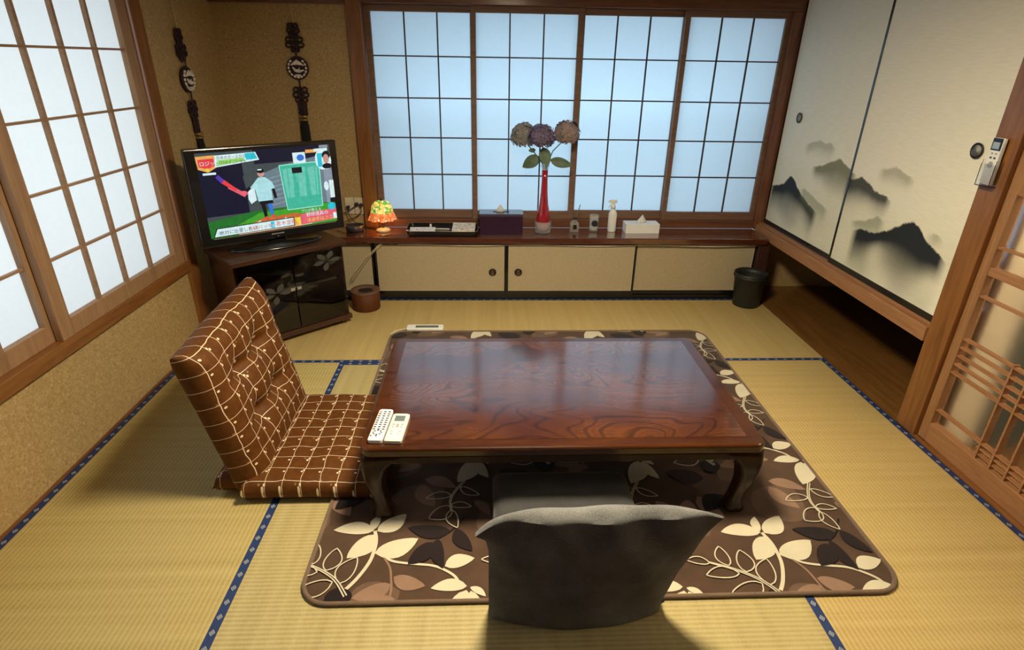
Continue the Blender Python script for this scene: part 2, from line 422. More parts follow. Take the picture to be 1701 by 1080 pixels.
# left wall: below window, beyond window, above window, near end
w = B('sand_wall', ((XL-.10, YF, -.045), (XL, 3.08, .44)), ((XL-.10, 3.08, -.045), (XL, YB+.1, CZ)), ((XL-.10, YF, 1.93), (XL, 3.08, CZ)), ((XL-.10, YF, .44), (XL, -.32, 1.93)))
w.build('wall_left', kind='structure')
w = B('sand_wall', ((XL, YB, -.045), (-.85, YB+.1, CZ)), ((-.85, YB, 1.93), (2.0, YB+.1, CZ)), ((-.85, YB, -.045), (2.9, YB+.1, .41)), ((1.97, YB, .41), (2.9, YB+.1, CZ)))
w.build('wall_back', kind='structure')
B('dark_post', ((XL-.1, YF-.1, -.045), (3.4, YF, CZ))).build('wall_front', kind='structure')  # unseen wall, made dark to cut bounce light on the grey chair
w = B('sand_wall', ((1.96, 1.98, 2.0), (2.05, 4.0, CZ)), ((1.96, YF, 1.93), (2.05, 2.1, CZ)), ((1.96, YF, -.045), (2.05, .1, 1.93)))
w.build('wall_right', kind='structure')
B('dark_post', ((2.70, 2.0, -.045), (2.78, 4.1, .60)), ((1.98, 2.11, -.045), (2.7, 2.2, .6))).build('wall_closet', kind='structure')
B('dark_post', ((1.98, 2.2, .42), (2.7, 4.0, .46))).build('trim_2', kind='structure')
# hallway behind the lattice door
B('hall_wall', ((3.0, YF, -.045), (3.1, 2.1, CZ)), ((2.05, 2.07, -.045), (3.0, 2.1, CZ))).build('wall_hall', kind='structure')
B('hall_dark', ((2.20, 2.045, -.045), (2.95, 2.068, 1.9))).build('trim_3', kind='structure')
# posts and beams
B('wood_post_z', ((-1.695, 3.09, -.045), (-1.652, 3.19, CZ))).build('trim_4', bevel=.003, kind='structure')
B('wood_post_z', ((-.853, 3.965, .45), (-.762, 4.1, CZ))).build('trim_5', bevel=.003, kind='structure')
B('wood_red_x', ((-.762, 3.955, 1.825), (1.97, 4.1, 1.93)), ((XL, 3.975, 1.815), (-.853, 4.0, 1.93))).build('trim_6', bevel=.003, kind='structure')
B('wood_red_z', ((1.905, 3.965, .45), (1.975, 4.1, 1.825))).build('trim_7', bevel=.003, kind='structure')
B('wood_post_z', ((1.925, 2.09, -.02), (2.03, 2.205, CZ))).build('trim_8', bevel=.003, kind='structure')
B('wood_door_y', ((1.915, 2.205, .42), (1.99, 3.96, .487))).build('trim_9', bevel=.003, kind='structure')
B('wood_door_y', ((1.935, 2.205, .487), (1.99, 3.96, .503))).build('trim_10', bevel=.002, kind='structure')
B('wood_post_y', ((1.93, 2.205, 1.94), (2.03, 4.0, 2.0)), ((1.93, YF, 1.86), (2.03, 2.09, 1.93))).build('trim_11', bevel=.003, kind='structure')
B('wood_post_y', ((-1.70, -.40, .44), (-1.640, 3.09, .50))).build('trim_12', bevel=.004, kind='structure')
B('wood_post_y', ((-1.70, -.40, 1.82), (-1.645, 3.09, 1.93)), ((-1.67, 3.19, 1.82), (-1.650, 3.975, 1.93))).build('trim_13', bevel=.003, kind='structure')
B('wood_red_x', ((-.762, 3.975, .45), (1.905, 4.06, .505))).build('trim_14', bevel=.003, kind='structure')
B('wood_post_y', ((XL, YF, -.045), (XL+.006, 3.09, .012))).build('baseboard_left', kind='structure')
B('dark_post', ((1.86, 3.73, -.02), (1.94, 3.80, .41))).build('trim_15', bevel=.003, kind='structure')

# shoji windows
def rod_grid(mb, fixed, lo, hi, zlo, zhi, vs, hs, wv, wh, axis, depth):
    for p in vs:
        if axis == 'x': mb.box((p-wv/2, fixed, zlo), (p+wv/2, fixed+depth, zhi))
        else: mb.box((fixed, p-wv/2, zlo), (fixed+depth, p+wv/2, zhi))
    for z in hs:
        if axis == 'x': mb.box((lo, fixed+.001, z-wh/2), (hi, fixed+depth*.9, z+wh/2))
        else: mb.box((fixed+.001, lo, z-wh/2), (fixed+depth*.9, hi, z+wh/2))
ZR = [.802, 1.043, 1.291, 1.539]
def back_panel(n, x0, x1, y, sl, sr):
    r = thing('window_%d' % n, None, None, ((x0+x1)/2, y, .505), kind='structure')
    f = MB('wood_shoji_x')
    f.box((x0-sl, y, .505), (x0, y+.028, 1.825)); f.box((x1, y, .505), (x1+sr, y+.028, 1.825))
    f.box((x0, y, .505), (x1, y+.028, .560)); f.box((x0, y, 1.787), (x1, y+.028, 1.825))
    f.build('window_frame', r, bevel=.002)
    g = MB('muntin_backlit')
    rod_grid(g, y+.008, x0, x1, .56, 1.787, [x0+(x1-x0)*k/3 for k in (1, 2)], ZR, .0085, .008, 'x', .012)
    g.build('muntin', r)
    B('shoji_paper', ((x0-.005, y+.021, .555), (x1+.005, y+.0225, 1.79))).build('paper_pane', r)
back_panel(1, -.722, -.108, 4.035, .038, .03)
back_panel(2, -.072, .566, 4.003, .034, .036)
back_panel(3, .612, 1.236, 4.035, .03, .03)
back_panel(4, 1.270, 1.878, 4.003, .032, .03)
def left_panel(n, y0, y1, x, s0, s1, ncol):
    r = thing('window_%d' % n, None, None, (x, (y0+y1)/2, .50), kind='structure')
    f = MB('wood_shoji_z')
    f.box((x-.03, y0-s0, .50), (x, y0, 1.82)); f.box((x-.03, y1, .50), (x, y1+s1, 1.82))
    f.cur = 0
    f.box((x-.03, y0, .50), (x, y1, .570)); f.box((x-.03, y0, 1.787), (x, y1, 1.82))
    f.build('window_frame', r, bevel=.002)
    g = MB('wood_shoji_y')
    rod_grid(g, x-.024, y0, y1, .57, 1.787, [y0+(y1-y0)*k/ncol for k in range(1, ncol)], ZR, .015, .009, 'y', .018)
    g.build('muntin', r)
    B('shoji_paper', ((x-.0275, y0-.005, .565), (x-.026, y1+.005, 1.79))).build('paper_pane', r)
left_panel(5, 2.135, 2.968, -1.645, .068, .075, 4)
left_panel(6, 1.215, 2.045, -1.678, .05, .07, 4)
left_panel(7, .30, 1.13, -1.645, .05, .06, 4)
left_panel(8, -.32, .22, -1.678, .02, .06, 3)
# outside sash rail that shades the paper
B('black_matte', ((-.85, 4.30, .98), (2.0, 4.33, 1.03)), ((-.85, 4.3, .3), (-.8, 4.33, 1.9))).build('trim_16', kind='structure')

# ------------------------------------------------------------------ tatami mats
def mat_(x0, x1, y0, y1, axis, matname, label, sides):
    r = thing('tatami_mat', label, 'tatami mat', ((x0+x1)/2, (y0+y1)/2, -.045), group='tatami mats on the floor')
    B(matname, ((x0+.0002, y0+.0002, -.045), (x1-.0002, y1-.0002, 0))).build('rush_surface', r, bevel=.0008)
    for sd in sides:
        mb = MB('tatami_cloth'); w = .029; e = .0005
        if axis == 'X':
            yy = (y0, y0+w) if sd == 0 else (y1-w, y1)
            n = mb.add([(x0+.001, yy[0]+.0005, e), (x1-.001, yy[0]+.0005, e), (x1-.001, yy[1], e), (x0+.001, yy[1], e)])
            mb.face([n, n+1, n+2, n+3], [(-w/2, x0), (-w/2, x1), (w/2, x1), (w/2, x0)])
            n = mb.add([(x0+.001, yy[0]+.0005, -.02), (x1-.001, yy[0]+.0005, -.02), (x1-.001, yy[1], -.02), (x0+.001, yy[1], -.02)])
        else:
            xx = (x0, x0+w) if sd == 0 else (x1-w, x1)
            n = mb.add([(xx[0]+.0005, y0, e), (xx[1], y0, e), (xx[1], y1, e), (xx[0]+.0005, y1, e)])
            mb.face([n, n+1, n+2, n+3], [(-w/2, y0), (w/2, y0), (w/2, y1), (-w/2, y1)])
            n = mb.add([(xx[0]+.0005, y0, -.02), (xx[1], y0, -.02), (xx[1], y1, -.02), (xx[0]+.0005, y1, -.02)])
        for i in range(4): mb.face([n-4+(i+1) % 4, n-4+i, n+i, n+(i+1) % 4], [(0, 0)]*4)
        mb.build('border', r)
tatami('tatami_centre', 'X', (.87, .97, 1.10))  # tint puts the weave's view-dependent light, slightly dimmed, into the colour
S1, S2, Y1, Y2, Y3, Y4 = -.785, .992, .99, 1.90, 2.812, 3.742
mat_(XL+.006, .09, Y3, Y4, 'X', 'tatami_x', 'tatami mat lying crosswise in front of the television stand and brown bin', (0, 1))
mat_(.09, 1.92, Y3, Y4, 'X', 'tatami_x', 'tatami mat lying crosswise in front of the black bin and right cabinet door', (0, 1))
mat_(XL+.006, S1, Y1, Y3, 'Y', 'tatami_y_left', 'tatami mat running along the left wall under the brown floor chair', (0, 1))
mat_(S2, 1.92, Y1, Y3, 'Y', 'tatami_y', 'tatami mat running along the lattice door and the closet on the right', (0, 1))
mat_(S1, S2, Y2, Y3, 'X', 'tatami_centre', 'tatami mat under the far half of the leaf patterned rug', (0, 1))
mat_(S1, S2, Y1, Y2, 'X', 'tatami_centre', 'tatami mat under the near half of the rug and the grey floor chair', (0, 1))
B('tv_stand_wood', ((XL, YF, -.045), (1.92, Y1, 0))).build('floor_near', kind='structure')  # unseen floor, dark wood chosen to keep bounce light off the grey backrest
B('wood_post_y', ((1.921, .1, -.045), (1.945, 2.09, .004))).build('trim_17', kind='structure')

# ------------------------------------------------------------------ rug
LEAF= [["c",[0.965,1.51],[0.823,1.52],0.42],["c",[0.961,1.513],[0.972,1.587],0.45],["c",[0.976,1.506],[1.071,1.584],0.55],["c",[0.971,1.49],[0.9,1.384],0.58],["c",[0.985,1.406],[1.126,1.463],0.52],["c",[1.223,1.346],[1.318,1.382],0.55],["c",[1.308,1.911],[1.194,1.91],0.42],["c",[1.307,1.896],[1.251,1.755],0.52],["c",[1.32,1.893],[1.361,1.782],0.42],["c",[1.318,1.907],[1.369,1.873],0.4],["o",[0.733,1.376],[0.66,1.393],0.42],["o",[0.793,1.363],[0.785,1.446],0.55],["o",[0.841,1.336],[0.859,1.428],0.6],["o",[0.897,1.284],[0.926,1.39],0.55],["o",[0.815,1.331],[0.705,1.331],0.42],["o",[0.873,1.29],[0.761,1.248],0.5],["o",[1.258,1.728],[1.329,1.679],0.4],["o",[1.226,1.627],[1.303,1.622],0.4],["o",[1.225,1.682],[1.13,1.671],0.4],["o",[1.229,1.621],[1.154,1.557],0.65],["o",[1.229,1.603],[1.252,1.513],0.45],["d",[1.232,1.5],[1.082,1.514],0.42],["d",[1.251,1.51],[1.307,1.405],0.45],["d",[1.172,1.450],[1.105,1.352],0.55],["d",[1.190,1.465],[1.212,1.333],0.36],["d",[0.893,1.27],[0.906,1.183],0.95],["t",[1.062,1.308],[1.165,1.266],0.5],["t",[1.057,1.28],[0.946,1.225],0.5],["t",[1.078,1.225],[0.989,1.185],0.5],["t",[1.115,1.781],[1.244,1.732],0.42],["t",[1.102,1.748],[1.162,1.623],0.5],["t",[1.313,1.655],[1.374,1.577],0.4]]
LEAF += [["m",[1.0,1.60],[1.20,1.74],.8],["m",[.78,1.50],[.66,1.66],.8],["m",[1.10,1.90],[.92,1.80],.7],["d",[.86,1.80],[.72,1.84],.6],["d",[.90,1.70],[.80,1.62],.6],["t",[.76,1.68],[.70,1.56],.5],["t",[.80,1.70],[.86,1.58],.5]]
STEM= [["c",[[0.903,1.241],[0.936,1.283],[0.954,1.316],[0.971,1.356],[0.98,1.391],[0.983,1.46],[0.968,1.507]],0.012],["c",[[1.02,1.393],[1.043,1.372],[1.086,1.362],[1.136,1.356],[1.186,1.35],[1.223,1.332],[1.256,1.308],[1.27,1.286],[1.276,1.253]],0.009],["o",[[0.925,1.236],[0.887,1.293],[0.85,1.324],[0.796,1.354],[0.73,1.379]],0.016],["o",[[1.272,1.764],[1.241,1.713],[1.222,1.663],[1.225,1.621],[1.23,1.598]],0.014],["d",[[1.281,1.569],[1.237,1.5],[1.185,1.462]],0.006],["t",[[1.015,1.393],[1.046,1.348],[1.056,1.297],[1.062,1.264],[1.062,1.227]],0.007]]
RX0, RX1, RY0, RY1, RR = -.590, 1.335, 1.245, 3.195, .10
def rrect(x0, x1, y0, y1, r, n=8):
    P = []
    for cx, cy, a0 in ((x1-r, y0+r, -PI/2), (x1-r, y1-r, 0), (x0+r, y1-r, PI/2), (x0+r, y0+r, PI)):
        for k in range(n+1): a = a0+PI/2*k/n; P.append((cx+r*math.cos(a), cy+r*math.sin(a)))
    return P
def clip(poly, conv):
    out = poly
    for i in range(len(conv)):
        a, b_ = conv[i], conv[(i+1) % len(conv)]
        ex, ey = b_[0]-a[0], b_[1]-a[1]
        if ex*ex+ey*ey < 1e-12: continue
        ins = lambda p: ex*(p[1]-a[1])-ey*(p[0]-a[0])
        res = []
        for j in range(len(out)):
            p, q = out[j-1], out[j]; dp, dq = ins(p), ins(q)
            if (dp >= 0) != (dq >= 0):
                t = dp/(dp-dq); res.append((p[0]+t*(q[0]-p[0]), p[1]+t*(q[1]-p[1])))
            if dq >= 0: res.append(q)
        out = res
        if len(out) < 3: return None
    return out
def leaf_poly(b, t, w, bend=.10, n=9, shrink=0):
    bx, by = b; tx, ty = t; dx, dy = tx-bx, ty-by; ln = math.hypot(dx, dy); ux, uy = dx/ln, dy/ln; px, py = -uy, ux
    Lp, Rp = [], []
    for k in range(n+1):
        s = k/n; hw = ln*w*.5*(math.sin(PI*s**.85))**.8 if 0 < k < n else 0
        off = bend*ln*math.sin(PI*s)*.5-bend*ln*s*.25
        hw = max(0, hw-shrink)
        cx, cy = bx+ux*ln*s+px*off, by+uy*ln*s+py*off
        Lp.append((cx+px*hw, cy+py*hw)); Rp.append((cx-px*hw, cy-py*hw))
    return Lp, Rp
rug = thing('rug', 'brown rug with cream and black leaf sprigs under the low table', 'rug', (.37, 2.2, 0))
mb = MB('rug_brown', 'rug_mid', 'rug_tan', 'rug_cream', 'rug_dark')
inner = rrect(RX0+.012, RX1-.012, RY0+.012, RY1-.012, RR-.012)
n = mb.add([(x, y, .0015) for x, y in inner]+[(x, y, .008) for x, y in inner]); k = len(inner)
mb.face(range(n+k, n+2*k)); mb.face(reversed(range(n, n+k)))
for i in range(k): mb.face([n+i, n+(i+1) % k, n+k+(i+1) % k, n+k+i])
def put(poly, mi, z):
    q = clip(poly, inner)
    if q and len(q) > 2:
        n = mb.add([(x, y, z) for x, y in q]); mb.cur = mi; mb.face(range(n, n+len(q)))
def strip(path, w, mi, z):
    P_ = [path[0]]
    for p in path[1:]:
        if math.hypot(p[0]-P_[-1][0], p[1]-P_[-1][1]) > 1e-5: P_.append(p)
    Lf, Rt = [], []
    for i, p in enumerate(P_):
        q0, q1 = P_[max(0, i-1)], P_[min(len(P_)-1, i+1)]; dx, dy = q1[0]-q0[0], q1[1]-q0[1]; l = math.hypot(dx, dy) or 1
        Lf.append((p[0]-dy/l*w/2, p[1]+dx/l*w/2)); Rt.append((p[0]+dy/l*w/2, p[1]-dx/l*w/2))
    for i in range(len(P_)-1): put([Rt[i], Rt[i+1], Lf[i+1], Lf[i]], mi, z)
def smoothp(P, it=2):
    for _ in range(it):
        Q = [P[0]]
        for a, b_ in zip(P, P[1:]): Q += [(a[0]*.75+b_[0]*.25, a[1]*.75+b_[1]*.25), (a[0]*.25+b_[0]*.75, a[1]*.25+b_[1]*.75)]
        P = Q+[P[-1]]
    return P
zi = [0]
for a in range(-4, 3):
    for c in range(-1, 5):
        ox, oy = a*.683+c*.010, -a*.020+c*.6455
        for ki, (kd, b_, t, w) in enumerate(LEAF):
            b2, t2 = (b_[0]+ox, b_[1]+oy), (t[0]+ox, t[1]+oy)
            Lp, Rp = leaf_poly(b2, t2, w, bend=(.16 if ki % 2 else -.16))
            pol = Rp+Lp[::-1][1:-1]
            zz = .00002*ki
            if kd == 'm': put(pol, 1, .0082+zz)
            elif kd == 't': put(pol, 2, .0092+zz)
            elif kd == 'c': put(pol, 3, .0105+zz)
            elif kd == 'd': put(pol, 4, .0118+zz)
            else: strip(Lp, .0042, 3, .0128+zz); strip(Rp, .0042, 3, .0128+zz)
        for kd, P, w in STEM:
            P = smoothp([(p[0]+ox, p[1]+oy) for p in P])
            if kd == 'o':
                for sg in (-1, 1):
                    Q = []
                    for i, p in enumerate(P):
                        q0, q1 = P[max(0, i-1)], P[min(len(P)-1, i+1)]; dx, dy = q1[0]-q0[0], q1[1]-q0[1]; l = math.hypot(dx, dy)
                        off = sg*w*.28*(1-i/len(P)*.6); Q.append((p[0]-dy/l*off, p[1]+dx/l*off))
                    strip(Q, .0042, 3, .0127)
            else: strip(P, w, {'c': 3, 'd': 4, 't': 2}[kd], {'c': .0110, 'd': .0117, 't': .0096}[kd])
mb.build('pile', rug)
mb = MB('rug_binding')
mb.tube([(x, y, .0085) for x, y in rrect(RX0+.007, RX1-.007, RY0+.007, RY1-.007, RR-.007)], .0075, 8, closed=True)
mb.build('binding', rug, smooth=True)

# ------------------------------------------------------------------ low table
tb = thing('low_table', 'low dark red lacquered table with curved legs standing on the rug', 'table', (.265, 2.01, .014))
TX0, TX1, TY0, TY1, TZ = -.435, .965, 1.585, 2.435, .332
def slab(mb, x0, x1, y0, y1, z0, z1, r, er):
    prof = [(er, z0), (0, z0+.008), (0, z1-er)]+[(er-er*math.cos(a), z1-er+er*math.sin(a)) for a in (PI/8, PI/4, 3*PI/8, PI/2)]
    rings = []
    for d, z in prof: rings.append([(x, y, z) for x, y in rrect(x0+d, x1-d, y0+d, y1-d, max(.004, r-d))])
    mb.loft(rings)
mb = MB('table_edge'); slab(mb, TX0, TX1, TY0, TY1, .292, TZ, .04, .011)
mb.build("tabletop", tb)
mb = MB('table_wood')
P = rrect(TX0+.058, TX1-.058, TY0+.050, TY1-.045, .006, 2)
mb.loft([[(x, y, TZ-.003) for x, y in P], [(x, y, TZ+.0008) for x, y in P]]); mb.build('top_panel', tb)
mb = MB('table_leg')   # apron rails
for x0, x1, y0, y1 in ((TX0+.05, TX1-.05, TY0+.006, TY0+.03), (TX0+.05, TX1-.05, TY1-.03, TY1-.006), (TX0+.006, TX0+.03, TY0+.05, TY1-.05), (TX1-.03, TX1-.006, TY0+.05, TY1-.05)):
    B('table_leg', ((x0, y0, .264), (x1, y1, .295))).build('apron', tb, bevel=.004)
def table_leg(sx, sy):
    cx = TX0 if sx < 0 else TX1; cy = TY0 if sy < 0 else TY1
    mb = MB('table_leg'); rings = []
    # (z, outer inset, half width)
    for z, ins, w in ((.300, .004, .150), (.280, .001, .135), (.262, -.001, .105), (.24, -.001, .088), (.20, .002, .074), (.15, .010, .062), (.10, .022, .054), (.065, .028, .052), (.045, .024, .062), (.028, .018, .074), (.018, .020, .074), (.0145, .028, .062)):
        x1 = cx-sx*ins; y1 = cy-sy*ins; x0 = x1-sx*w; y0 = y1-sy*w
        r = min(.02, w*.3)
        P = rrect(min(x0, x1), max(x0, x1), min(y0, y1), max(y0, y1), r, 4)
        rings.append([(x, y, z) for x, y in P])
    mb.loft(rings)
    return mb.build('leg', tb, smooth=True)
for sx in (-1, 1):
    for sy in (-1, 1): table_leg(sx, sy)

# ------------------------------------------------------------------ cushions
def cushion(mb, W, H, T, pos, tufts=(), ear=.03, nu=40, nv=40, edge=.045, seam=.012, flat_back=.6, wr=0):
    """pos(u, v, n) -> world; u, v in metres measured on the cushion, n = offset along its normal"""
    def prof(s, half):
        d = half-abs(s); return 1 if d >= edge else math.sqrt(max(0, 1-(1-d/edge)**2))
    def grid(sign):
        base = len(mb.v)
        for j in range(nv+1):
            for i in range(nu+1):
                u = (i/nu-.5); v = (j/nv-.5)
                u = math.copysign(.5*(1-(1-abs(u)*2)**1.35), u) if abs(u) < .5 else u
                v = math.copysign(.5*(1-(1-abs(v)*2)**1.35), v) if abs(v) < .5 else v
                e = 1+ear*(abs(2*u)*abs(2*v))**6
                uu, vv = u*W, v*H
                h = prof(uu, W/2)**.8*prof(vv, H/2)**.8
                t = T/2*h
                if sign > 0:
                    for (tu, tv, dep, rad) in tufts:
                        d = math.hypot(uu-tu, vv-tv); t -= dep*math.exp(-(d/rad)**1.3)*h
                        # creases running out from each button
                        if dep > .015: t -= (.014*math.exp(-((vv-tv)/.016)**2)*math.exp(-((uu-tu)/.12)**2)+.008*math.exp(-((uu-tu)/.016)**2)*math.exp(-((vv-tv)/.09)**2))*h
                    t += T*.07*math.cos(uu/W*PI)*math.cos(vv/H*PI)
                    if wr: t += wr*noise.noise(Vector((uu*9, vv*9, 3)))*h
                else: t *= flat_back
                mb.v.append(Vector(pos(uu*e, vv*e, sign*t+(seam/2*sign if (0 < i < nu and 0 < j < nv) else 0))))
        for j in range(nv):
            for i in range(nu):
                a = base+j*(nu+1)+i; q = [a, a+1, a+nu+2, a+nu+1]
                def U(ix, jx):
                    u = (ix/nu-.5); v = (jx/nv-.5)
                    u = math.copysign(.5*(1-(1-abs(u)*2)**1.35), u); v = math.copysign(.5*(1-(1-abs(v)*2)**1.35), v)
                    return (u*W*1.08+.5, v*H*1.08+.5)
                uvq = [U(i, j), U(i+1, j), U(i+1, j+1), U(i, j+1)]
                if sign < 0: q.reverse(); uvq.reverse()
                mb.face(q, uvq)
    grid(1); grid(-1)
def weld(o):
    bm = bmesh.new(); bm.from_mesh(o.data); bmesh.ops.remove_doubles(bm, verts=bm.verts, dist=.0005)
    bm.to_mesh(o.data); bm.free(); o.data.polygons.foreach_set('use_smooth', [True]*len(o.data.polygons))

bc = thing('floor_chair', 'brown checked legless floor chair with tufted back left of the low table', 'floor chair', (-.72, 2.03, 0))
# backrest
bot = Vector((-.905, 0, .02)); top = Vector((-1.035, 0, .618)); ax = (top-bot).normalized(); nr = Vector((ax.z, 0, -ax.x)); HB = (top-bot).length
def pb(u, v, n):
    s = v/HB+.5
    y = 2.045-u*(1+.03*s)            # u grows towards the viewer
    q = bot.lerp(top, s)+nr*(n+.02*math.cos(PI*u/.62)*0)
    bow = -.018*math.cos(PI*u/.62)*s
    return (q.x+bow, y, max(.004, q.z+.020*(-u/.31)*s))
mb = MB('brown_check')
cushion(mb, .62, HB, .155, pb, tufts=[(-.10, .12, .052, .045), (.10, .12, .052, .045), (-.10, -.07, .052, .045), (.10, -.07, .052, .045)], ear=.055, nu=56, nv=56, edge=.075, wr=.010)
o = mb.build('backrest', bc); weld(o)
def ps(u, v, n):
    return (-.655+u, 2.03+v, max(.016, .046+n-(.012 if u > 0 else 0)*abs(u)/.25))
mb = MB('brown_check')
cushion(mb, .52, .655, .085, ps, tufts=[(-.02, .1, .007, .05), (-.02, -.1, .007, .05)], ear=.02, nu=44, nv=44, edge=.05, wr=.006)
o = mb.build('seat', bc); weld(o)
mb = MB('black_base'); mb.loft([[(x, y, z) for x, y in rrect(-.96, -.42, 1.735, 2.325, .05)] for z in (.002, .03)]); mb.build('base', bc)
mb = MB('brown_check')
def pf(u, v, n): return (-.965+u, 2.03+v, max(.004, .045+n))
cushion(mb, .13, .56, .08, pf, nu=10, nv=24, edge=.04, ear=.05); o = mb.build('rear_flap', bc); weld(o)

gc = thing('floor_chair', 'grey fabric legless floor chair at the near side of the low table', 'floor chair', (.27, 1.45, 0))
def lerp_tab(T, s_):
    for (a_, x), (b_, y) in zip(T, T[1:]):
        if s_ <= b_: return x+(y-x)*(s_-a_)/(b_-a_)
    return T[-1][1]
XLt = [(0, 0), (.7, 0), (.85, -.010), (1, -.034)]
XRt = [(0, .515), (.15, .514), (.45, .538), (.75, .568), (.92, .600), (1, .612)]
NQ = 40
def g_ring(s_, inset=0):
    xl, xr = lerp_tab(XLt, s_)+inset, lerp_tab(XRt, s_)-inset
    fr, re_ = [], []
    for i in range(NQ+1):
        q = i/NQ-.5; x = xl+(xr-xl)*(q+.5)
        e = 1-abs(2*q)**3
        pin = max(0, s_-.8)/.2                       # corners are pinched together near the top
        tk = (.030*(1-pin*.75)+(.062-.014*s_)*max(0, math.cos(PI*q))**.8)
        fy = 1.232-.082*s_+.010*math.cos(PI*q)-.016*pin*(abs(2*q)**4)
        sag = -.012*pin*(abs(2*q)**6)*(1.3 if q > 0 else 5.5)+.003*math.sin(q*9)*pin
        z = .004+.457*s_+sag
        wv = .0035*math.sin(x*37+s_*9)*(.3+s_)
        fr.append(Vector((x, fy-inset+wv*.5, z))); re_.append(Vector((x, fy-tk+inset*.6-wv, z-.010*s_*math.cos(PI*q))))
    return fr+re_[::-1]
mb = MB('grey_fabric')
mb.loft([g_ring(s_) for s_ in [k/30 for k in range(31)]], cap=False)
top_r = g_ring(1.0); n0 = mb.add(top_r); fr0, re0 = top_r[:NQ+1], top_r[NQ+1:][::-1]
rows = []
for j in range(7):
    t_ = j/6; rows.append(mb.add([f_.lerp(r_, t_)+Vector((0, 0, .012*math.sin(PI*t_)*max(0, math.cos(PI*(i/NQ-.5)))**.5)) for i, (f_, r_) in enumerate(zip(fr0, re0))]))
for a_, b_ in zip(rows, rows[1:]):
    for i in range(NQ): mb.face([a_+i+1, a_+i, b_+i, b_+i+1])
bt_ = g_ring(0); n0 = mb.add(bt_); mb.face(reversed(range(n0, n0+len(bt_))))
o = mb.build('backrest', gc)
bm = bmesh.new(); bm.from_mesh(o.data); bmesh.ops.remove_doubles(bm, verts=bm.verts, dist=.0005); bmesh.ops.recalc_face_normals(bm, faces=bm.faces); bm.to_mesh(o.data); bm.free()
o.data.polygons.foreach_set('use_smooth', [True]*len(o.data.polygons))
o.data.set_sharp_from_angle(angle=math.radians(48))
def pgs(u, v, n): return (.27+u, 1.475+v, max(.014, .055+n))
mb = MB('grey_seat'); cushion(mb, .51, .56, .10, pgs, nu=30, nv=30, edge=.045, ear=.0); o = mb.build('seat', gc); weld(o)

# ------------------------------------------------------------------ built-in cabinet and counter
cb = thing('low_cabinet', 'long built-in low cabinet with beige paper sliding doors under the window counter', 'cabinet', (.1, 3.85, 0))
B('black_lacquer', ((XL, 3.746, 0), (1.86, 3.99, .028)), ((XL, 3.745, .398), (1.86, 3.99, .408)), ((XL, 3.96, .026), (1.86, 3.99, .398))).build('frame', cb, bevel=.002)
def cab_door(x0, x1, y, knob=None):
    d = MB('cabinet_paper'); d.box((x0+.012, y-.002, .060), (x1-.012, y+.004, .392)); d = d.build('door', cb)
    f = MB('black_lacquer')
    f.box((x0, y-.004, .028), (x0+.013, y+.012, .398)); f.box((x1-.013, y-.004, .028), (x1, y+.012, .398))
    f.box((x0+.013, y-.004, .028), (x1-.013, y+.012, .060)); f.box((x0+.013, y-.004, .392), (x1-.013, y+.012, .398))
    f.build('door_frame', d, bevel=.001)
    e = MB('paper_edge')
    e.box((x0+.013, y-.0045, .060), (x1-.013, y-.002, .064)); e.box((x1-.0155, y-.0045, .064), (x1-.013, y-.002, .392))
    e.build('door_edge', d)
    if knob:
        k = MB('bronze', 'iron_dark')
        R = Matrix.Rotation(PI/2, 3, 'X')
        k.cur = 1; k.lathe((knob, y-.004, .197), [(.026, 0), (.026, .004), (.020, .006), (.018, .003)], 24, M=R.to_4x4())
        k.cur = 0; k.lathe((knob, y-.004, .197), [(.016, .001), (.013, .005), (.006, .006), (.004, .002)], 20, M=R.to_4x4())
        k.build('handle', d, smooth=True)
cab_door(XL+.004, -.775, 3.762)
cab_door(-.762, .125, 3.750, .032)
cab_door(.127, 1.018, 3.750, .209)
cab_door(1.012, 1.858, 3.764)
ct = MB('counter_wood'); ct.box((XL, 3.705, .41), (1.90, 3.975, .45))
tag(ct.build('counter_top', bevel=.005), 'glossy red-brown wooden counter running under the back window', 'counter')

# ------------------------------------------------------------------ sliding doors with painted mountains (closet)
MTN = [
 ([(3.96,.770),(3.902, .776), (3.862, .786), (3.797, .805), (3.715, .872), (3.67, .861), (3.595, .812), (3.529, .782), (3.427, .748), (3.319, .719)], (.030,.038,.045), 1.0, .075),
 ([(3.572, .819), (3.525, .829), (3.458, .815), (3.325, .783), (3.215, .762)], (.24,.27,.17), .55, .05),
 ([(3.491, .968), (3.395, .987), (3.302, 1.024), (3.222, 1.053), (3.173, 1.033), (3.1, 1.013), (3.0, 1.0)], (.15,.16,.085), .85, .055),
 ([(3.626, 1.077), (3.53, 1.107), (3.456, 1.122), (3.407, 1.111), (3.358, 1.122), (3.284, 1.099)], (.25,.27,.18), .5, .035),
 ([(3.13, .971), (3.068, .971), (3.024, .977), (2.963, 1.0), (2.894, .982), (2.822, .951), (2.741, .948), (2.686, .928)], (.045,.05,.048), .95, .05),
 ([(2.847, 1.06), (2.782, 1.071), (2.722, 1.089), (2.649, 1.07), (2.573, 1.054)], (.25,.27,.16), .55, .035),
 ([(2.96, .774), (2.852, .795), (2.811, .816), (2.756, .842), (2.686, .828)], (.19,.22,.14), .6, .04),
 ([(2.408, .85), (2.365, .865), (2.331, .858), (2.294, .843)], (.24,.26,.17), .5, .035),
 ([(2.929, .727), (2.851, .753), (2.759, .758), (2.67, .792), (2.611, .828), (2.554, .862), (2.507, .879), (2.475, .869), (2.386, .816), (2.313, .792), (2.246, .762)], (.022,.027,.033), 1.0, .095)]
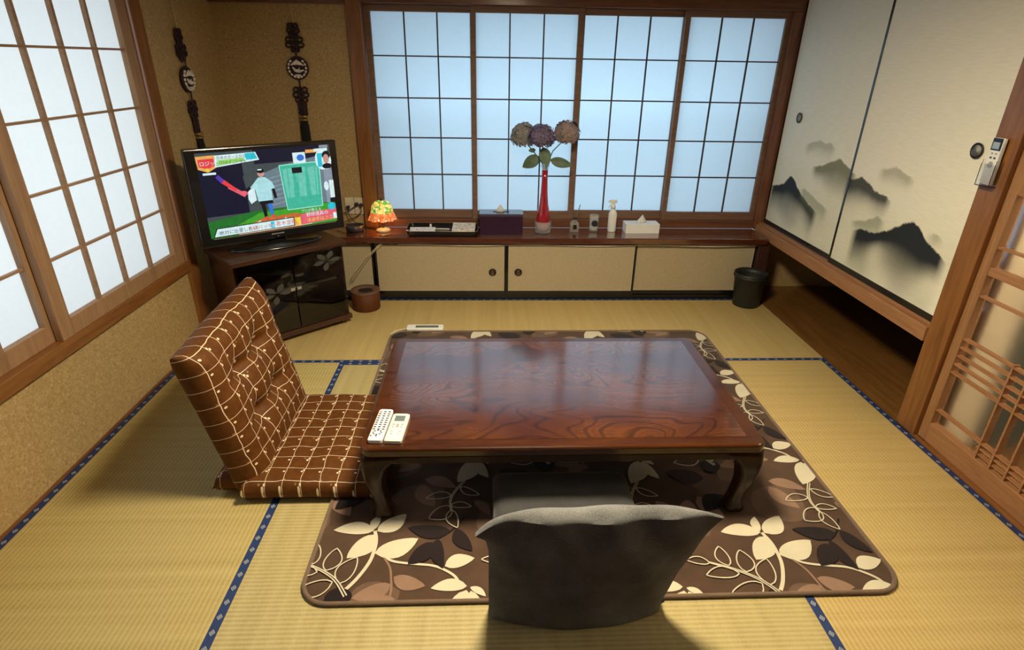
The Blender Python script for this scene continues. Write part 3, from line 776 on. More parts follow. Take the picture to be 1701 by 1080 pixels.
def paint(y, z):
    base = Vector((.90, .875, .75))
    m_ = noise.fractal(Vector((y*2.2, z*4.5, 1.3)), 1, 2, 4)
    g = max(0, min(1, (1.0-z)/.5))*max(0, min(1, .75+.8*m_))*.55
    c = base.lerp(Vector((.52, .55, .30)), g)
    w_ = max(0, noise.fractal(Vector((y*3, z*9, 7.7)), 1, 2, 3))*max(0, min(1, (.95-z)/.3))
    c = c.lerp(Vector((.82, .80, .68)), min(.6, w_))
    for P, col, a, fade in MTN:
        if not (P[-1][0] < y < P[0][0]): continue
        for (ya, za), (yb, zb) in zip(P, P[1:]):
            if yb <= y <= ya:
                t = (ya-y)/(ya-yb); t2 = t*t*(3-2*t)*.5+t*.5; h = za+(zb-za)*t2; break
        h += .004*noise.noise(Vector((y*40, 0, 0)))
        d = h-z
        if d <= 0: continue
        ed = min(1, (P[0][0]-y)/.05, (y-P[-1][0])/.05)
        nn = 1+.9*noise.noise(Vector((y*5, z*6, 2)))
        peak = (h-min(p[1] for p in P))
        f = fade*nn*.8+peak*.55
        k = a*ed*min(1, d/.004)*math.exp(-(max(0, d-f*.55)/f)**1.5)
        c = c.lerp(Vector(col), max(0, min(1, k)))
    return (*c, 1)
def fusuma(n, y0, y1, x, handle_y, lab):
    r = thing('door_%d' % n, None, None, (x, (y0+y1)/2, .503), kind='structure')
    z0, z1 = .533, 1.915
    me = bpy.data.meshes.new('painted_panel'); st = .0065
    ny = int((y1-y0-.03)/st); zs = [z0+i*st for i in range(int((1.16-z0)/st)+1)]+[1.2, 1.3, 1.5, 1.7, z1]
    V, Fc = [], []
    for z in zs:
        for i in range(ny+1): V.append((0, y0+.015+(y1-y0-.03)*i/ny-(y0+y1)/2, z-.503))
    for j in range(len(zs)-1):
        for i in range(ny): a = j*(ny+1)+i; Fc.append((a, a+ny+1, a+ny+2, a+1))
    me.from_pydata(V, [], Fc); me.materials.append(MATS['painted_paper'])
    ca = me.color_attributes.new('paint', 'FLOAT_COLOR', 'POINT')
    for i, v in enumerate(V): ca.data[i].color = paint(v[1]+(y0+y1)/2, v[2]+.503)
    o = bpy.data.objects.new('painted_panel', me); COL.objects.link(o); o.parent = r
    sol = o.modifiers.new('thick', 'SOLIDIFY'); sol.thickness = .012; sol.offset = 1
    sol.offset = -1 if me.polygons[0].normal.x < 0 else 1
    f = MB('black_lacquer')
    xs = (x-.003, x+.018)
    f.box((xs[0], y0, .503), (xs[1], y0+.016, 1.94)); f.box((xs[0], y1-.016, .503), (xs[1], y1, 1.94))
    f.box((xs[0], y0+.016, .503), (xs[1], y1-.016, .533)); f.box((xs[0], y0+.016, 1.915), (xs[1], y1-.016, 1.94))
    f.build('door_frame', r, bevel=.001)
    R = Matrix.Rotation(-PI/2, 4, 'Y'); hp = (x-.002, handle_y, 1.222)
    h = MB('iron_dark', 'pull_reflection'); h.lathe(hp, [(.020, .001), (.030, .002), (.031, .006), (.026, .007), (.023, .003)], 32, M=R, cap=False)
    h.cur = 1; h.lathe(hp, [(.0225, .0052), (.018, .0048), (.010, .0045), (.001, .0045)], 32, M=R)
    h.build('door_handle', r, smooth=True)
fusuma(1, 3.035, 3.955, 1.966, 3.755, '')
fusuma(2, 2.207, 3.068, 1.945, 2.285, '')

# ------------------------------------------------------------------ lattice door on the right
r = thing('door_3', None, None, (1.96, 1.55, 0), kind='structure')
f = MB('wood_door')
f.box((1.945, 2.045, .006), (1.985, 2.088, 1.86)); f.box((1.945, 1.08, .006), (1.985, 1.14, 1.86))
f.build('door_frame', r, bevel=.003)
f = MB('wood_door_y'); f.box((1.945, 1.14, .006), (1.985, 2.045, .098)); f.box((1.947, 1.14, .785), (1.983, 2.045, .818)); f.box((1.945, 1.14, 1.80), (1.985, 2.045, 1.86))
f.build('door_rail', r, bevel=.003)
f = MB('wood_door_y')
for z in (.166, .355, .393, .431, .470, .508, .698, .897, 1.1, 1.3, 1.5): f.box((1.950, 1.14, z-.004), (1.972, 2.045, z+.004))
for z in (.118, .142): f.box((1.952, 1.14, z-.003), (1.970, 1.815, z+.003))
for y in (1.80, 1.73, 1.66, 1.59, 1.52, 1.45, 1.38): f.box((1.948, y-.004, .098), (1.974, y+.004, .52))
f.build('lattice', r)
B('frosted_glass', ((1.975, 1.13, .09), (1.979, 2.05, 1.81))).build('glass_pane', r)
r = thing('door_4', None, None, (1.99, .6, 0), kind='structure')
f = MB('wood_door'); f.box((1.988, .1, .006), (2.02, .16, 1.86)); f.box((1.988, 1.10, .006), (2.02, 1.16, 1.86)); f.box((1.988, .16, .006), (2.02, 1.10, .10)); f.box((1.988, .16, 1.8), (2.02, 1.10, 1.86)); f.box((1.99, .16, .785), (2.018, 1.10, .818))
f.build('door_frame', r, bevel=.003)
B('frosted_glass', ((2.003, .15, .09), (2.007, 1.11, 1.81))).build('glass_pane', r)

# ------------------------------------------------------------------ television stand
AS = math.atan2(.669, .743)
stx = Vector((-.868, 3.353, 0)); dr = Vector((.743, .669, 0)); bk = Vector((-.669, .743, 0)); SW, SD = .64, .37
sc_ = stx-dr*SW/2+bk*SD/2
sc_.z = .001
st = thing('television_stand', 'dark brown corner television stand with smoked glass doors below the television', 'cabinet', tuple(sc_), AS)
def LB(mat, *bx): return B(mat, *bx)
hw, hd = SW/2, SD/2
LB('tv_stand_wood', ((-hw-.018, -hd-.018, .505), (hw+.018, hd, .535))).build('top_board', st, local=True, bevel=.006)
for q in ((-hw, -hw+.02), (hw-.02, hw)): LB('tv_stand_wood', ((q[0], -hd+.012, .05), (q[1], hd, .505))).build('side_panel', st, local=True, bevel=.003)
LB('tv_stand_wood', ((-hw+.02, hd-.012, .05), (hw-.02, hd, .505))).build('back_panel', st, local=True)
LB('tv_stand_wood', ((-hw-.012, -hd-.012, .028), (hw+.012, hd, .06))).build('bottom_board', st, local=True, bevel=.006)
LB('tv_stand_wood', ((-hw+.02, -hd+.06, .28), (hw-.02, hd-.02, .295))).build('shelf', st, local=True)
for sx in (-1, 1):
    for sy in (-1, 1):
        MB('tv_stand_wood').lathe((sx*(hw-.03), sy*(hd-.03), 0), [(.018, 0), (.022, .01), (.022, .03)], 16).build('foot', st, local=True, smooth=True)
for i, (x0, x1) in enumerate(((-hw+.002, -.002), (.002, hw-.002))):
    d = LB('smoked_glass', ((x0+.002, -hd, .066), (x1-.002, -hd+.005, .500))).build('glass_door', st, local=True)
    fr = MB('etched')   # etched flower
    for j, (fx, fz, s_) in enumerate((((x0+x1)/2+.05, .30+.13*i, .085),)):
        for a in (0, 65, 130, 190, 260):
            a = math.radians(a+20*j); c_, s2 = math.cos(a), math.sin(a)
            n = fr.add([(fx+c_*s_*t-s2*s_*w_, -hd-.0006, fz+(s2*s_*t+c_*s_*w_)*.7) for t, w_ in ((.15, 0), (.5, .2), (.8, .2), (1.05, 0), (.8, -.2), (.5, -.2))])
            fr.face(range(n, n+6))
    fr.build('etched_flower', d, local=True)
    LB('silver', ((x1-.03 if i == 0 else x0+.005, -hd-.008, .300), (x1-.005 if i == 0 else x0+.03, -hd, .318))).build('door_handle', d, local=True)
LB('silver', ((-hw+.03, -hd+.055, .285), (hw-.03, -hd+.062, .300))).build('shelf_edge', st, local=True)
# things inside the stand
M_ = WM[st.name]
pl = MB('black_plastic'); pl.box((-.20, -.10, .2955), (.18, .12, .345), M_)
tag(pl.build('disc_player', bevel=.004), 'flat black disc player on the shelf inside the television stand', 'disc player')

# ------------------------------------------------------------------ television
AT = math.atan2(.5858, .8105)
tvc = Vector((-1.509, 2.996, 0))+Vector((.8105, .5858, 0))*.395
tv = thing('television', 'black flat television showing a baseball programme on the corner stand', 'television', (tvc.x, tvc.y, .5365), AT)
LB('black_plastic', ((-.395, 0, .048), (.395, .045, .558))).build('casing', tv, local=True, bevel=.007)
LB('black_plastic', ((-.25, .045, .12), (.25, .085, .48))).build('rear_housing', tv, local=True, bevel=.02)
mb = MB('black_plastic'); mb.lathe((0, .05, 0), [(.26, .0005), (.262, .006), (.24, .014), (.06, .02), (.05, .06)], 48, sy=.45); mb.build('stand_base', tv, local=True, smooth=True)
SX0, SX1, SZ0, SZ1 = -.345, .352, .097, .536
names = ['s_night', 's_grey', 's_grey2', 's_field', 's_field2', 's_dirt', 's_line', 's_shirt', 's_black', 's_skin', 's_red', 's_pink', 's_blue', 's_net', 's_net2', 's_netl', 's_white', 's_cyan', 's_green', 's_yel', 's_orange', 's_navy', 's_grey3']
scr = MB(*names); lay = [0]
def poly(nm, pts):
    lay[0] += 1; y = -.0012-lay[0]*.00003
    n = scr.add([(SX0+(SX1-SX0)*u, y, SZ1-(SZ1-SZ0)*v) for u, v in pts]); scr.cur = names.index(nm)
    a = sum(p[0]*q[1]-p[1]*q[0] for p, q in zip(pts, pts[1:]+pts[:1]))
    scr.face(range(n, n+len(pts)) if a < 0 else reversed(range(n, n+len(pts))))
def rc(nm, u0, v0, u1, v1): poly(nm, [(u0, v0), (u1, v0), (u1, v1), (u0, v1)])
def el(nm, u, v, ru, rv, n=14): poly(nm, [(u+ru*math.cos(2*PI*k/n), v+rv*math.sin(2*PI*k/n)) for k in range(n)])
def bar(nm, a, b_, w, w2=None):
    w2 = w2 or w; dx, dy = (b_[0]-a[0])*1.6, b_[1]-a[1]; l = math.hypot(dx, dy); px, py = -dy/l/1.6, dx/l
    poly(nm, [(a[0]-px*w, a[1]-py*w), (b_[0]-px*w2, b_[1]-py*w2), (b_[0]+px*w2, b_[1]+py*w2), (a[0]+px*w, a[1]+py*w)])
rc('s_grey', 0, 0, 1, 1)
rc('s_night', 0, .12, .31, .74); rc('s_night', .40, 0, .92, .17)
poly('s_grey2', [(.46, .28), (.62, .2), (1, .1), (1, .74), (.46, .74)])
for k in range(7): bar('s_grey3', (.47, .36+k*.055), (.62, .32+k*.055), .006)
poly('s_grey', [(.30, .30), (.44, .22), (.44, .74), (.33, .74)])
poly('s_field2', [(0, .93), (.0, .80), (.35, .73), (1, .73), (1, 1), (0, 1)])
poly('s_field', [(.02, 1), (.38, .76), (1, .74), (1, 1)])
bar('s_field2', (.05, .95), (.35, .77), .01)
poly('s_dirt', [(.20, .94), (.40, .83), (.66, .82), (.76, .88), (.70, 1), (.2, 1)])
bar('s_line', (.24, .96), (.38, .86), .009); bar('s_line', (.58, .86), (.54, .90), .008)
# practice net
poly('s_net', [(.58, .21), (.90, .20), (.89, .77), (.60, .77)])
for u0, u1 in ((.60, .68), (.70, .78), (.80, .88)): poly('s_net2', [(u0, .26), (u1, .25), (u1-.01, .62), (u0+.01, .62)])
for u in (.64, .715, .79, .86): bar('s_net', (u, .24), (u-.01, .74), .006)
for a_, b_ in (((.58, .21), (.90, .20)), ((.90, .20), (.89, .77)), ((.89, .77), (.60, .77)), ((.60, .77), (.58, .21))): bar('s_netl', a_, b_, .006)
rc('s_black', .675, .25, .755, .32)
# batter
bar('s_black', (.415, .62), (.425, .82), .028, .02); bar('s_blue', (.465, .62), (.475, .80), .028, .02)
bar('s_red', (.42, .82), (.44, .86), .016); bar('s_red', (.475, .80), (.485, .84), .016)
rc('s_black', .395, .58, .495, .66)
poly('s_shirt', [(.385, .37), (.41, .33), (.46, .33), (.51, .40), (.525, .48), (.495, .49), (.495, .62), (.385, .62), (.375, .47), (.33, .46)])
poly('s_white', [(.32, .47), (.37, .45), (.375, .60), (.33, .64), (.315, .58)])
bar('s_black', (.51, .48), (.52, .60), .018); bar('s_black', (.34, .44), (.30, .49), .018)
el('s_skin', .435, .285, .026, .045); el('s_black', .435, .255, .028, .026); rc('s_white', .415, .232, .445, .246)
bar('s_pink', (.30, .53), (.19, .40), .022, .026); bar('s_red', (.24, .455), (.15, .33), .018, .026); bar('s_navy', (.155, .34), (.12, .27), .026, .022); el('s_pink', .287, .50, .03, .03)
# second player and inset pictures
rc('s_grey3', .93, .30, 1, .74); el('s_white', .94, .52, .02, .06); bar('s_white', (.985, .45), (.985, .68), .03); rc('s_black', .96, .68, 1, .75)
el('s_white', .93, .18, .06, .13); rc('s_cyan', .89, .10, .94, .27); el('s_white', .965, .2, .04, .11); el('s_black', .965, .13, .034, .055); el('s_skin', .962, .175, .024, .06); el('s_black', .965, .265, .04, .035)
rc('s_orange', .80, .045, .90, .085); rc('s_white', .87, .04, .98, .075); rc('s_grey3', .915, .0, .985, .035)
rc('s_white', .695, .07, .795, .20); el('s_blue', .755, .135, .03, .04)
# title band and badge
poly('s_orange', [(.0, .035), (.13, .03), (.13, .17), (.07, .22), (.005, .18)]); poly('s_red', [(.012, .07), (.12, .065), (.125, .15), (.07, .18), (.015, .155)])
el('s_yel', .068, .19, .014, .018)
poly('s_white', [(.13, .035), (.42, .025), (.44, .12), (.12, .17)])
poly('s_green', [(.14, .09), (.33, .08), (.33, .12), (.13, .155)]); poly('s_cyan', [(.34, .035), (.41, .03), (.43, .105), (.345, .11)])
rc('s_white', .03, .225, .12, .25)
# lower caption bar and banner
poly('s_black', [(.018, .995), (.048, .882), (.64, .868), (.64, .985)]); poly('s_white', [(.026, .985), (.054, .892), (.632, .878), (.632, .973)])
rc('s_yel', .64, .88, .71, .985); rc('s_orange', .645, .93, .67, .985)
poly('s_pink', [(.69, .86), (.73, .84), (1, .82), (1, .965), (.69, .985)])
el('s_cyan', .965, .79, .035, .05); rc('s_white', .97, .88, 1, .96)
rc('s_cyan', .448, .892, .478, .972)
bar('s_line', (.20, .992), (.78, .985), .004)
screen = scr.build('screen', tv, local=True)
def text_mesh(body, size, mat, name, parent, mat4, extr=0):
    cu_ = bpy.data.curves.new(name, 'FONT'); cu_.body = body; cu_.size = size; cu_.extrude = extr
    ob = bpy.data.objects.new(name, cu_); COL.objects.link(ob)
    dg = bpy.context.evaluated_depsgraph_get(); dg.update()
    me = bpy.data.meshes.new_from_object(ob.evaluated_get(dg))
    bpy.data.objects.remove(ob)
    me.materials.clear(); me.materials.append(MATS[mat]); me.transform(mat4)
    o = bpy.data.objects.new(name, me); COL.objects.link(o); o.parent = parent; WM[o.name] = WM[parent.name]; return o
def caption(body, u, v, size, mat, tilt=0, yy=-.0052):
    m4 = Matrix.Translation((SX0+(SX1-SX0)*u, yy, SZ1-(SZ1-SZ0)*v)) @ Matrix.Rotation(tilt, 4, 'Y') @ Matrix.Rotation(PI/2, 4, 'X')
    text_mesh(body, size, mat, 'caption', screen, m4)
screen_col('s_txt', (.01, .04, .06)); screen_col('s_txtr', (.75, .05, .07))
caption('絶対に出塁したい', .062, .965, .0245, 's_txt', -.012)
caption('先頭バッター', .275, .960, .0255, 's_txtr', -.012)
caption('は', .452, .957, .021, 's_white', -.012)
caption('青木宣親', .487, .953, .0290, 's_txtr', -.012)
caption('プロが教える', .70, .825, .020, 's_white', 0)
caption('野球道具の', .74, .885, .026, 's_white', 0)
caption('決め手はココ', .74, .955, .026, 's_yel', 0)
caption('ロジック', .018, .14, .025, 's_white', 0)
caption('日本のエースから', .14, .078, .018, 's_txt', 0)
caption('プロのすごい技を', .14, .135, .018, 's_txt', 0)
mb = MB('button_grey')
for k in range(7): mb.box((-.035+k*.0102, -.0012, .071), (-.0275+k*.0102, .0002, .0775))
mb.build('logo', tv, local=True)
LB('button_grey', ((-.005, -.0012, .0585), (.006, .0002, .0605))).build('indicator', tv, local=True)
LB('button_grey', ((-.335, -.0012, .0905), (.345, .0002, .0925))).build('screen_trim', tv, local=True)

# ------------------------------------------------------------------ hanging ornaments
def ornament(name, label, org, side, up):
    """org: point on the wall at the top of the cord; side: unit vector along the wall; up: wall normal"""
    r = thing(name, label, 'ornament', org, group=None)
    o_ = Vector(org); S_ = Vector(side); N_ = Vector(up)
    def P(s, z, n=.012): return o_+S_*s+Vector((0, 0, z))+N_*n
    MB('cable_tan').tube([P(0, .09, .008), P(.002, -.03), P(.003, -.13)], .0022).build('cord', r, smooth=True)
    k = MB('knot_purple')
    for z, w_ in ((-.14, .020), (-.165, .024), (-.19, .016), (-.215, .034), (-.245, .036), (-.27, .015)):
        for sg in (-1, 0, 1): k.tube([P(sg*w_+w_*.5*math.cos(a), z+.013*math.sin(a), .014+.006*(sg == 0)) for a in [2*PI*i/12 for i in range(12)]], .0055, 6, closed=True)
    for z, w_ in ((-.50, .030), (-.53, .034), (-.56, .026), (-.59, .018), (-.615, .018), (-.64, .018)):
        for sg in (-1, 0, 1): k.tube([P(sg*w_*.9+w_*.5*math.cos(a), z+.014*math.sin(a), .014+.006*(sg == 0)) for a in [2*PI*i/12 for i in range(12)]], .0055, 6, closed=True)
    k.tube([P(.003, -.13), P(.003, -.30, .02), P(.0, -.65, .014)], .004)
    k.build('knot', r, smooth=True)
    m_ = MB('knot_purple', 'pearl')
    rot = Matrix((S_, Vector((0, 0, 1)), N_)).transposed().to_4x4()
    m_.lathe(P(0, -.375, .008), [(.001, 0), (.064, 0), (.068, .006), (.064, .014), (.001, .016)], 32, M=rot)
    m_.cur = 1
    for j in range(16):
        a = 2*PI*j/16
        if j in (3, 4, 5): continue
        c0 = P(.054*math.cos(a), -.375+.054*math.sin(a), .026)
        m_.tube([c0-(S_*math.sin(a)*-.007+Vector((0, 0, 1))*math.cos(a)*.007), c0+(S_*math.sin(a)*-.007+Vector((0, 0, 1))*math.cos(a)*.007)], .006, 6)
    # carved pale figure: peaked roof over a curved branch
    for pts, rr in (([(-.036, .016), (-.016, .028), (0, .040), (.018, .028), (.042, .014)], .008), ([(-.016, .020), (.004, .026), (.024, .018)], .008),
                    ([(-.028, .004), (-.014, -.014), (.008, -.020), (.040, -.012)], .009), ([(-.006, -.008), (.006, -.014), (.014, .002)], .006), ([(-.018, -.040), (0, -.044), (.018, -.040)], .007)):
        m_.tube([P(a, -.375+b_, .028) for a, b_ in pts], [rr*.5]+[rr]*(len(pts)-2)+[rr*.4], 8)
    m_.build('medallion', r)
    g = MB('gold')
    for z in (-.660, -.682): g.tube([P(.022*math.cos(a), z, .020+.016*math.sin(a)) for a in [2*PI*i/16 for i in range(16)]], .0065, 6, closed=True)
    g.build('clasp', r, smooth=True)
    t_ = MB('tassel_black'); t_.loft([[tuple(P(w_*math.cos(a)*1.1, z, .020+w_*.6*math.sin(a))) for a in [2*PI*i/20 for i in range(20)]] for z, w_ in ((-.69, .020), (-.72, .025), (-.80, .027), (-.95, .031), (-.98, .029))])
    t_.build('tassel', r, smooth=True)
ornament('hanging_ornament', 'dark knotted ornament with round pale medallion on the back wall above the television', (-1.185, 3.998, 1.835), (1, 0, 0), (0, -1, 0))
ornament('hanging_ornament', 'dark knotted ornament with medallion hanging on the left wall beside the corner, seen edge-on', (-1.668, 3.51, 1.775), (0, 1, 0), (1, 0, 0))

# ------------------------------------------------------------------ things on the counter
CT = .4502
lp = thing('table_lamp', 'small lit stained glass lamp with flowered shade at the left end of the counter', 'lamp', (-.712, 3.865, CT))
MB('lamp_base').lathe((-.712, 3.865, CT), [(.048, 0), (.050, .006), (.044, .014), (.026, .020), (.012, .026)], 32).build('base', lp, smooth=True)
MB('bronze').lathe((-.712, 3.865, CT), [(.010, .024), (.008, .05), (.012, .065), (.007, .08), (.006, .125)], 16).build('stem', lp, smooth=True)
def wob(a, z):
    k = max(0, (.15-z)/.06); return (1+.05*k*math.cos(9*a), -.006*k*abs(math.cos(4.5*a)))
MB('stained_glass').lathe((-.712, 3.865, CT), [(.094, .088), (.088, .105), (.080, .122), (.073, .140), (.070, .160), (.062, .182), (.044, .202), (.016, .212)], 54, wob=wob, cap=False).build('lamp_shade', lp, smooth=True)
sh = MB('bronze'); sh.lathe((-.712, 3.865, CT), [(.018, .208), (.012, .215), (.005, .222)], 16); sh.build('finial', lp, smooth=True)
pl_ = bpy.data.lights.new('bulb', 'POINT'); pl_.energy = .9; pl_.color = (1, .6, .25); pl_.shadow_soft_size = .015
po = bpy.data.objects.new('bulb', pl_); COL.objects.link(po); po.parent = lp; po.location = (0, 0, .11)

bs = thing('glass_bowl', 'shallow dark round glass dish between the television and the small lamp', 'bowl', (-.905, 3.87, CT))
MB('glass_dark').lathe((-.905, 3.87, CT), [(.045, 0), (.06, .006), (.062, .04), (.058, .04), (.056, .010), (.001, .008)], 32, cap=False).build('dish', bs, smooth=True)
MB('gold').tube([(-.905+.061*math.cos(a), 3.87+.061*math.sin(a), CT+.041) for a in [2*PI*i/32 for i in range(32)]], .002, 6, closed=True).build('rim', bs, smooth=True)

ol = thing('wall_outlet', 'beige wall outlet with black plugs between the television and the wooden post', 'outlet', (-.912, 3.998, .59))
B('outlet_plate', ((-.985, 3.991, .535), (-.857, 3.9995, .650))).build('plate', ol, bevel=.003)
B('hole_dark', ((-.922, 3.9903, .535), (-.9195, 3.9912, .650))).build('joint', ol)
for x, z in ((-.902, .606), (-.874, .600), (-.962, .585)):
    p_ = MB('cable_dark'); p_.box((x-.010, 3.965, z-.010), (x+.010, 3.991, z+.012)); p_.build('plug', ol, bevel=.003)
cd = MB('cable_dark')
cd.tube(smoothp([(0, 0)]) and [(-.902, 3.966, .60), (-.93, 3.955, .585), (-.97, 3.95, .56), (-1.02, 3.93, .54), (-1.08, 3.90, .53)], .003)
cd.tube([(-.874, 3.966, .594), (-.868, 3.955, .56), (-.90, 3.955, .53), (-.94, 3.955, .51), (-.99, 3.95, .49), (-1.04, 3.93, .465)], .003)
cd.tube([(-.962, 3.966, .58), (-.955, 3.95, .54), (-.93, 3.95, .50), (-.90, 3.96, .47), (-.86, 3.955, .456), (-.80, 3.93, .454), (-.75, 3.90, .454)], .003)
tag(cd.build('power_cables', smooth=True), 'tangle of dark power cables plugged in beside the television', 'cable')

tr = thing('tray', 'black lacquer tray with rounded corners and gold rim on the counter', 'tray', (-.305, 3.84, CT))
def tray_ring(d, z): return [(x, y, CT+z) for x, y in rrect(-.545+d, -.065-d, 3.722+d, 3.958-d, .03)]
t_ = MB('tray_black'); t_.loft([tray_ring(.012, .0), tray_ring(.004, .012), tray_ring(0, .036), tray_ring(.003, .037), tray_ring(.008, .012), tray_ring(.014, .005)]); t_.build('body', tr)
t_ = MB('gold'); t_.tube(tray_ring(.0015, .0372), .0014, 6, closed=True); t_.build('rim', tr, smooth=True)
def card(mat, label, cx, cy, w, h, rz, z, tilt=0):
    Mx = Matrix.Translation((cx, cy, z)) @ Matrix.Rotation(rz, 4, 'Z') @ Matrix.Rotation(tilt, 4, 'X')
    b_ = MB('paper_white', mat); b_.box((-w/2, -h/2, 0), (w/2, h/2, .0015), Mx)
    b_.cur = 1; b_.box((-w/2+.006, -h/2+.006, .0015), (w/2-.006, h/2-.006, .0021), Mx)
    return tag(b_.build('postcard'), label, 'card')
card('postcard_a', 'pale purplish picture card at the left of the black tray', -.440, 3.800, .17, .12, .03, CT+.018, .19)
card('postcard_b', 'orange and grey picture card at the right of the black tray', -.165, 3.840, .155, .19, -.03, CT+.0245, .19)
pn = thing('pen', 'pale pen lying at the back of the black tray', 'pen', (-.33, 3.89, CT+.011))
MB('paper_white').tube([(-.40, 3.895, CT+.0105), (-.265, 3.885, CT+.0105)], .0045).build('barrel', pn, smooth=True)
MB('silver').tube([(-.265, 3.885, CT+.0105), (-.25, 3.884, CT+.0105)], [.004, .001]).build('tip', pn, smooth=True)
fg = MB('pearl'); fg.lathe((-.395, 3.917, CT+.006), [(.010, 0), (.012, .008), (.006, .016), (.009, .024), (.005, .031), (.001, .034)], 16)
tag(fg.build('figurine', smooth=True), 'tiny pale figure standing at the back edge of the black tray', 'ornament')

pb_ = thing('tissue_box', 'dark purple tissue box cover between the tray and the red vase', 'tissue box', (.09, 3.855, CT))
B('purple_box', ((-.055, 3.79, CT), (.235, 3.925, CT+.125))).build('cover', pb_, bevel=.003)
B('purple_top', ((-.058, 3.787, CT+.125), (.238, 3.928, CT+.140))).build('lid', pb_, bevel=.003)
B('hole_dark', ((.035, 3.848, CT+.140), (.145, 3.866, CT+.1412))).build('slot', pb_)  # dark strip painted for the shade inside the opening
def tissue(parent, c, s_):
    t_ = MB('tissue'); rings = []
    for z, w_, d_ in ((0, .030, .010), (.012, .026, .012), (.026, .016, .009), (.040, .007, .005), (.05, .001, .001)):
        rings.append([(c[0]+s_*w_*math.cos(a)*(1+.15*math.sin(3*a))+.004*z*20*s_, c[1]+s_*d_*math.sin(a)*(1+.3*math.cos(5*a)), c[2]+s_*z) for a in [2*PI*i/24 for i in range(24)]])
    t_.loft(rings); t_.build('tissue', parent, smooth=True)
tissue(pb_, (.083, 3.857, CT+.1405), 1.0)
wb = thing('tissue_box', 'small white tissue box at the right of the spray bottle', 'tissue box', (1.07, 3.89, CT))
t_ = MB('white_card'); t_.loft([[(x, y, CT+z) for x, y in rrect(.95, 1.185, 3.835, 3.945, .004, 2)] for z in (0, .062)]); t_.build('box', wb)
B('paper_white', ((1.02, 3.878, CT+.062), (1.12, 3.902, CT+.0628))).build('slot', wb)
tissue(wb, (1.068, 3.890, CT+.0625), 1.1)

vs_ = thing('vase', 'tall red glass vase with clear thick foot on the counter', 'vase', (.378, 3.855, CT))
MB('red_glass').lathe((.378, 3.855, CT), [(.001, .018), (.034, .018), (.046, .04), (.050, .075), (.043, .13), (.030, .20), (.023, .28), (.020, .36), (.021, .42), (.017, .42), (.015, .36), (.018, .28), (.022, .21)], 40, cap=False).build('body', vs_, smooth=True)
MB('thin_glass').lathe((.378, 3.855, CT), [(.001, 0), (.050, 0), (.055, .012), (.056, .05), (.054, .08), (.0515, .075), (.047, .038), (.036, .0165), (.001, .0165)], 40, cap=False).build('foot', vs_, smooth=True)
MB('thin_glass').lathe((.378, 3.855, CT), [(.0215, .42), (.026, .440), (.030, .452), (.028, .452), (.022, .438), (.018, .42)], 32, cap=False).build('lip', vs_, smooth=True)

def hydrangea(label, c, R, mat, path, leaves):
    r = thing('hydrangea', label, 'flower', tuple(path[0]), group='artificial hydrangeas in the red vase')
    f = MB(mat); rnd = random.Random(int(c[0]*1000))
    N = 150
    for i in range(N):
        z = 1-2*(i+.5)/N; a = i*2.39996; rr = math.sqrt(1-z*z)
        d = Vector((rr*math.cos(a), rr*math.sin(a), z))
        if d.z < -.75: continue
        cc = Vector(c)+Vector((d.x*R, d.y*R, d.z*R*.88))*rnd.uniform(.88, 1.16)
        t1 = d.orthogonal().normalized(); t1.rotate(Matrix.Rotation(rnd.uniform(0, 6.28), 3, d)); t2 = d.cross(t1)
        s_ = R*.32*rnd.uniform(.8, 1.2)
        for q in range(4):
            e = (t1*math.cos(q*PI/2)+t2*math.sin(q*PI/2)); g = (t1*-math.sin(q*PI/2)+t2*math.cos(q*PI/2))
            lift = d*s_*rnd.uniform(-.2, .25)
            n = f.add([cc, cc+e*s_*.55+g*s_*.42+lift*.5, cc+e*s_*1.05+lift, cc+e*s_*.55-g*s_*.42+lift*.5]); f.face([n, n+1, n+2, n+3])
    f.lathe(c, [(R*.05, -R*.7), (R*.55, -R*.55), (R*.78, 0), (R*.55, R*.55), (R*.05, R*.74)], 16)
    f.build('flower_head', r)
    MB('stem_green').tube(path, .0035).build('stem', r, smooth=True)
    for (b_, t, w_) in leaves:
        b_, t = Vector(b_), Vector(t); ln = (t-b_).length; u = (t-b_).normalized(); s = u.cross(Vector((0, -1, .25))).normalized(); nn = u.cross(s)
        l = MB('leaf_green'); rows = []
        for k in range(9):
            q = k/8; hw_ = ln*w_*.5*math.sin(PI*q**.8)**.8 if 0 < k < 8 else .0005
            m_ = b_+u*ln*q+nn*ln*.10*math.sin(PI*q)
            rows.append(l.add([m_-s*hw_-nn*hw_*.25, m_-s*hw_*.5-nn*hw_*.05, m_, m_+s*hw_*.5-nn*hw_*.05, m_+s*hw_-nn*hw_*.25]))
        for a, b2 in zip(rows, rows[1:]):
            for i in range(4): l.face([a+i, a+i+1, b2+i+1, b2+i])
        o = l.build('leaf', r, smooth=True); sd = o.modifiers.new('t', 'SOLIDIFY'); sd.thickness = .0012
hydrangea('greyish beige hydrangea head on the left of the three', (.238, 3.905, 1.082), .078, 'petal_grey', [(.372, 3.858, CT+.30), (.366, 3.862, .90), (.33, 3.870, .95), (.262, 3.878, 1.025)], [((.34, 3.865, .955), (.225, 3.80, .895), .55)])
hydrangea('purple hydrangea head in the middle of the three', (.342, 3.775, 1.090), .076, 'petal_purple', [(.378, 3.850, CT+.30), (.378, 3.848, .90), (.365, 3.835, .96), (.350, 3.785, 1.03)], [((.355, 3.81, 1.02), (.385, 3.77, .905), .62), ((.31, 3.83, 1.0), (.262, 3.80, 1.0), .5)])
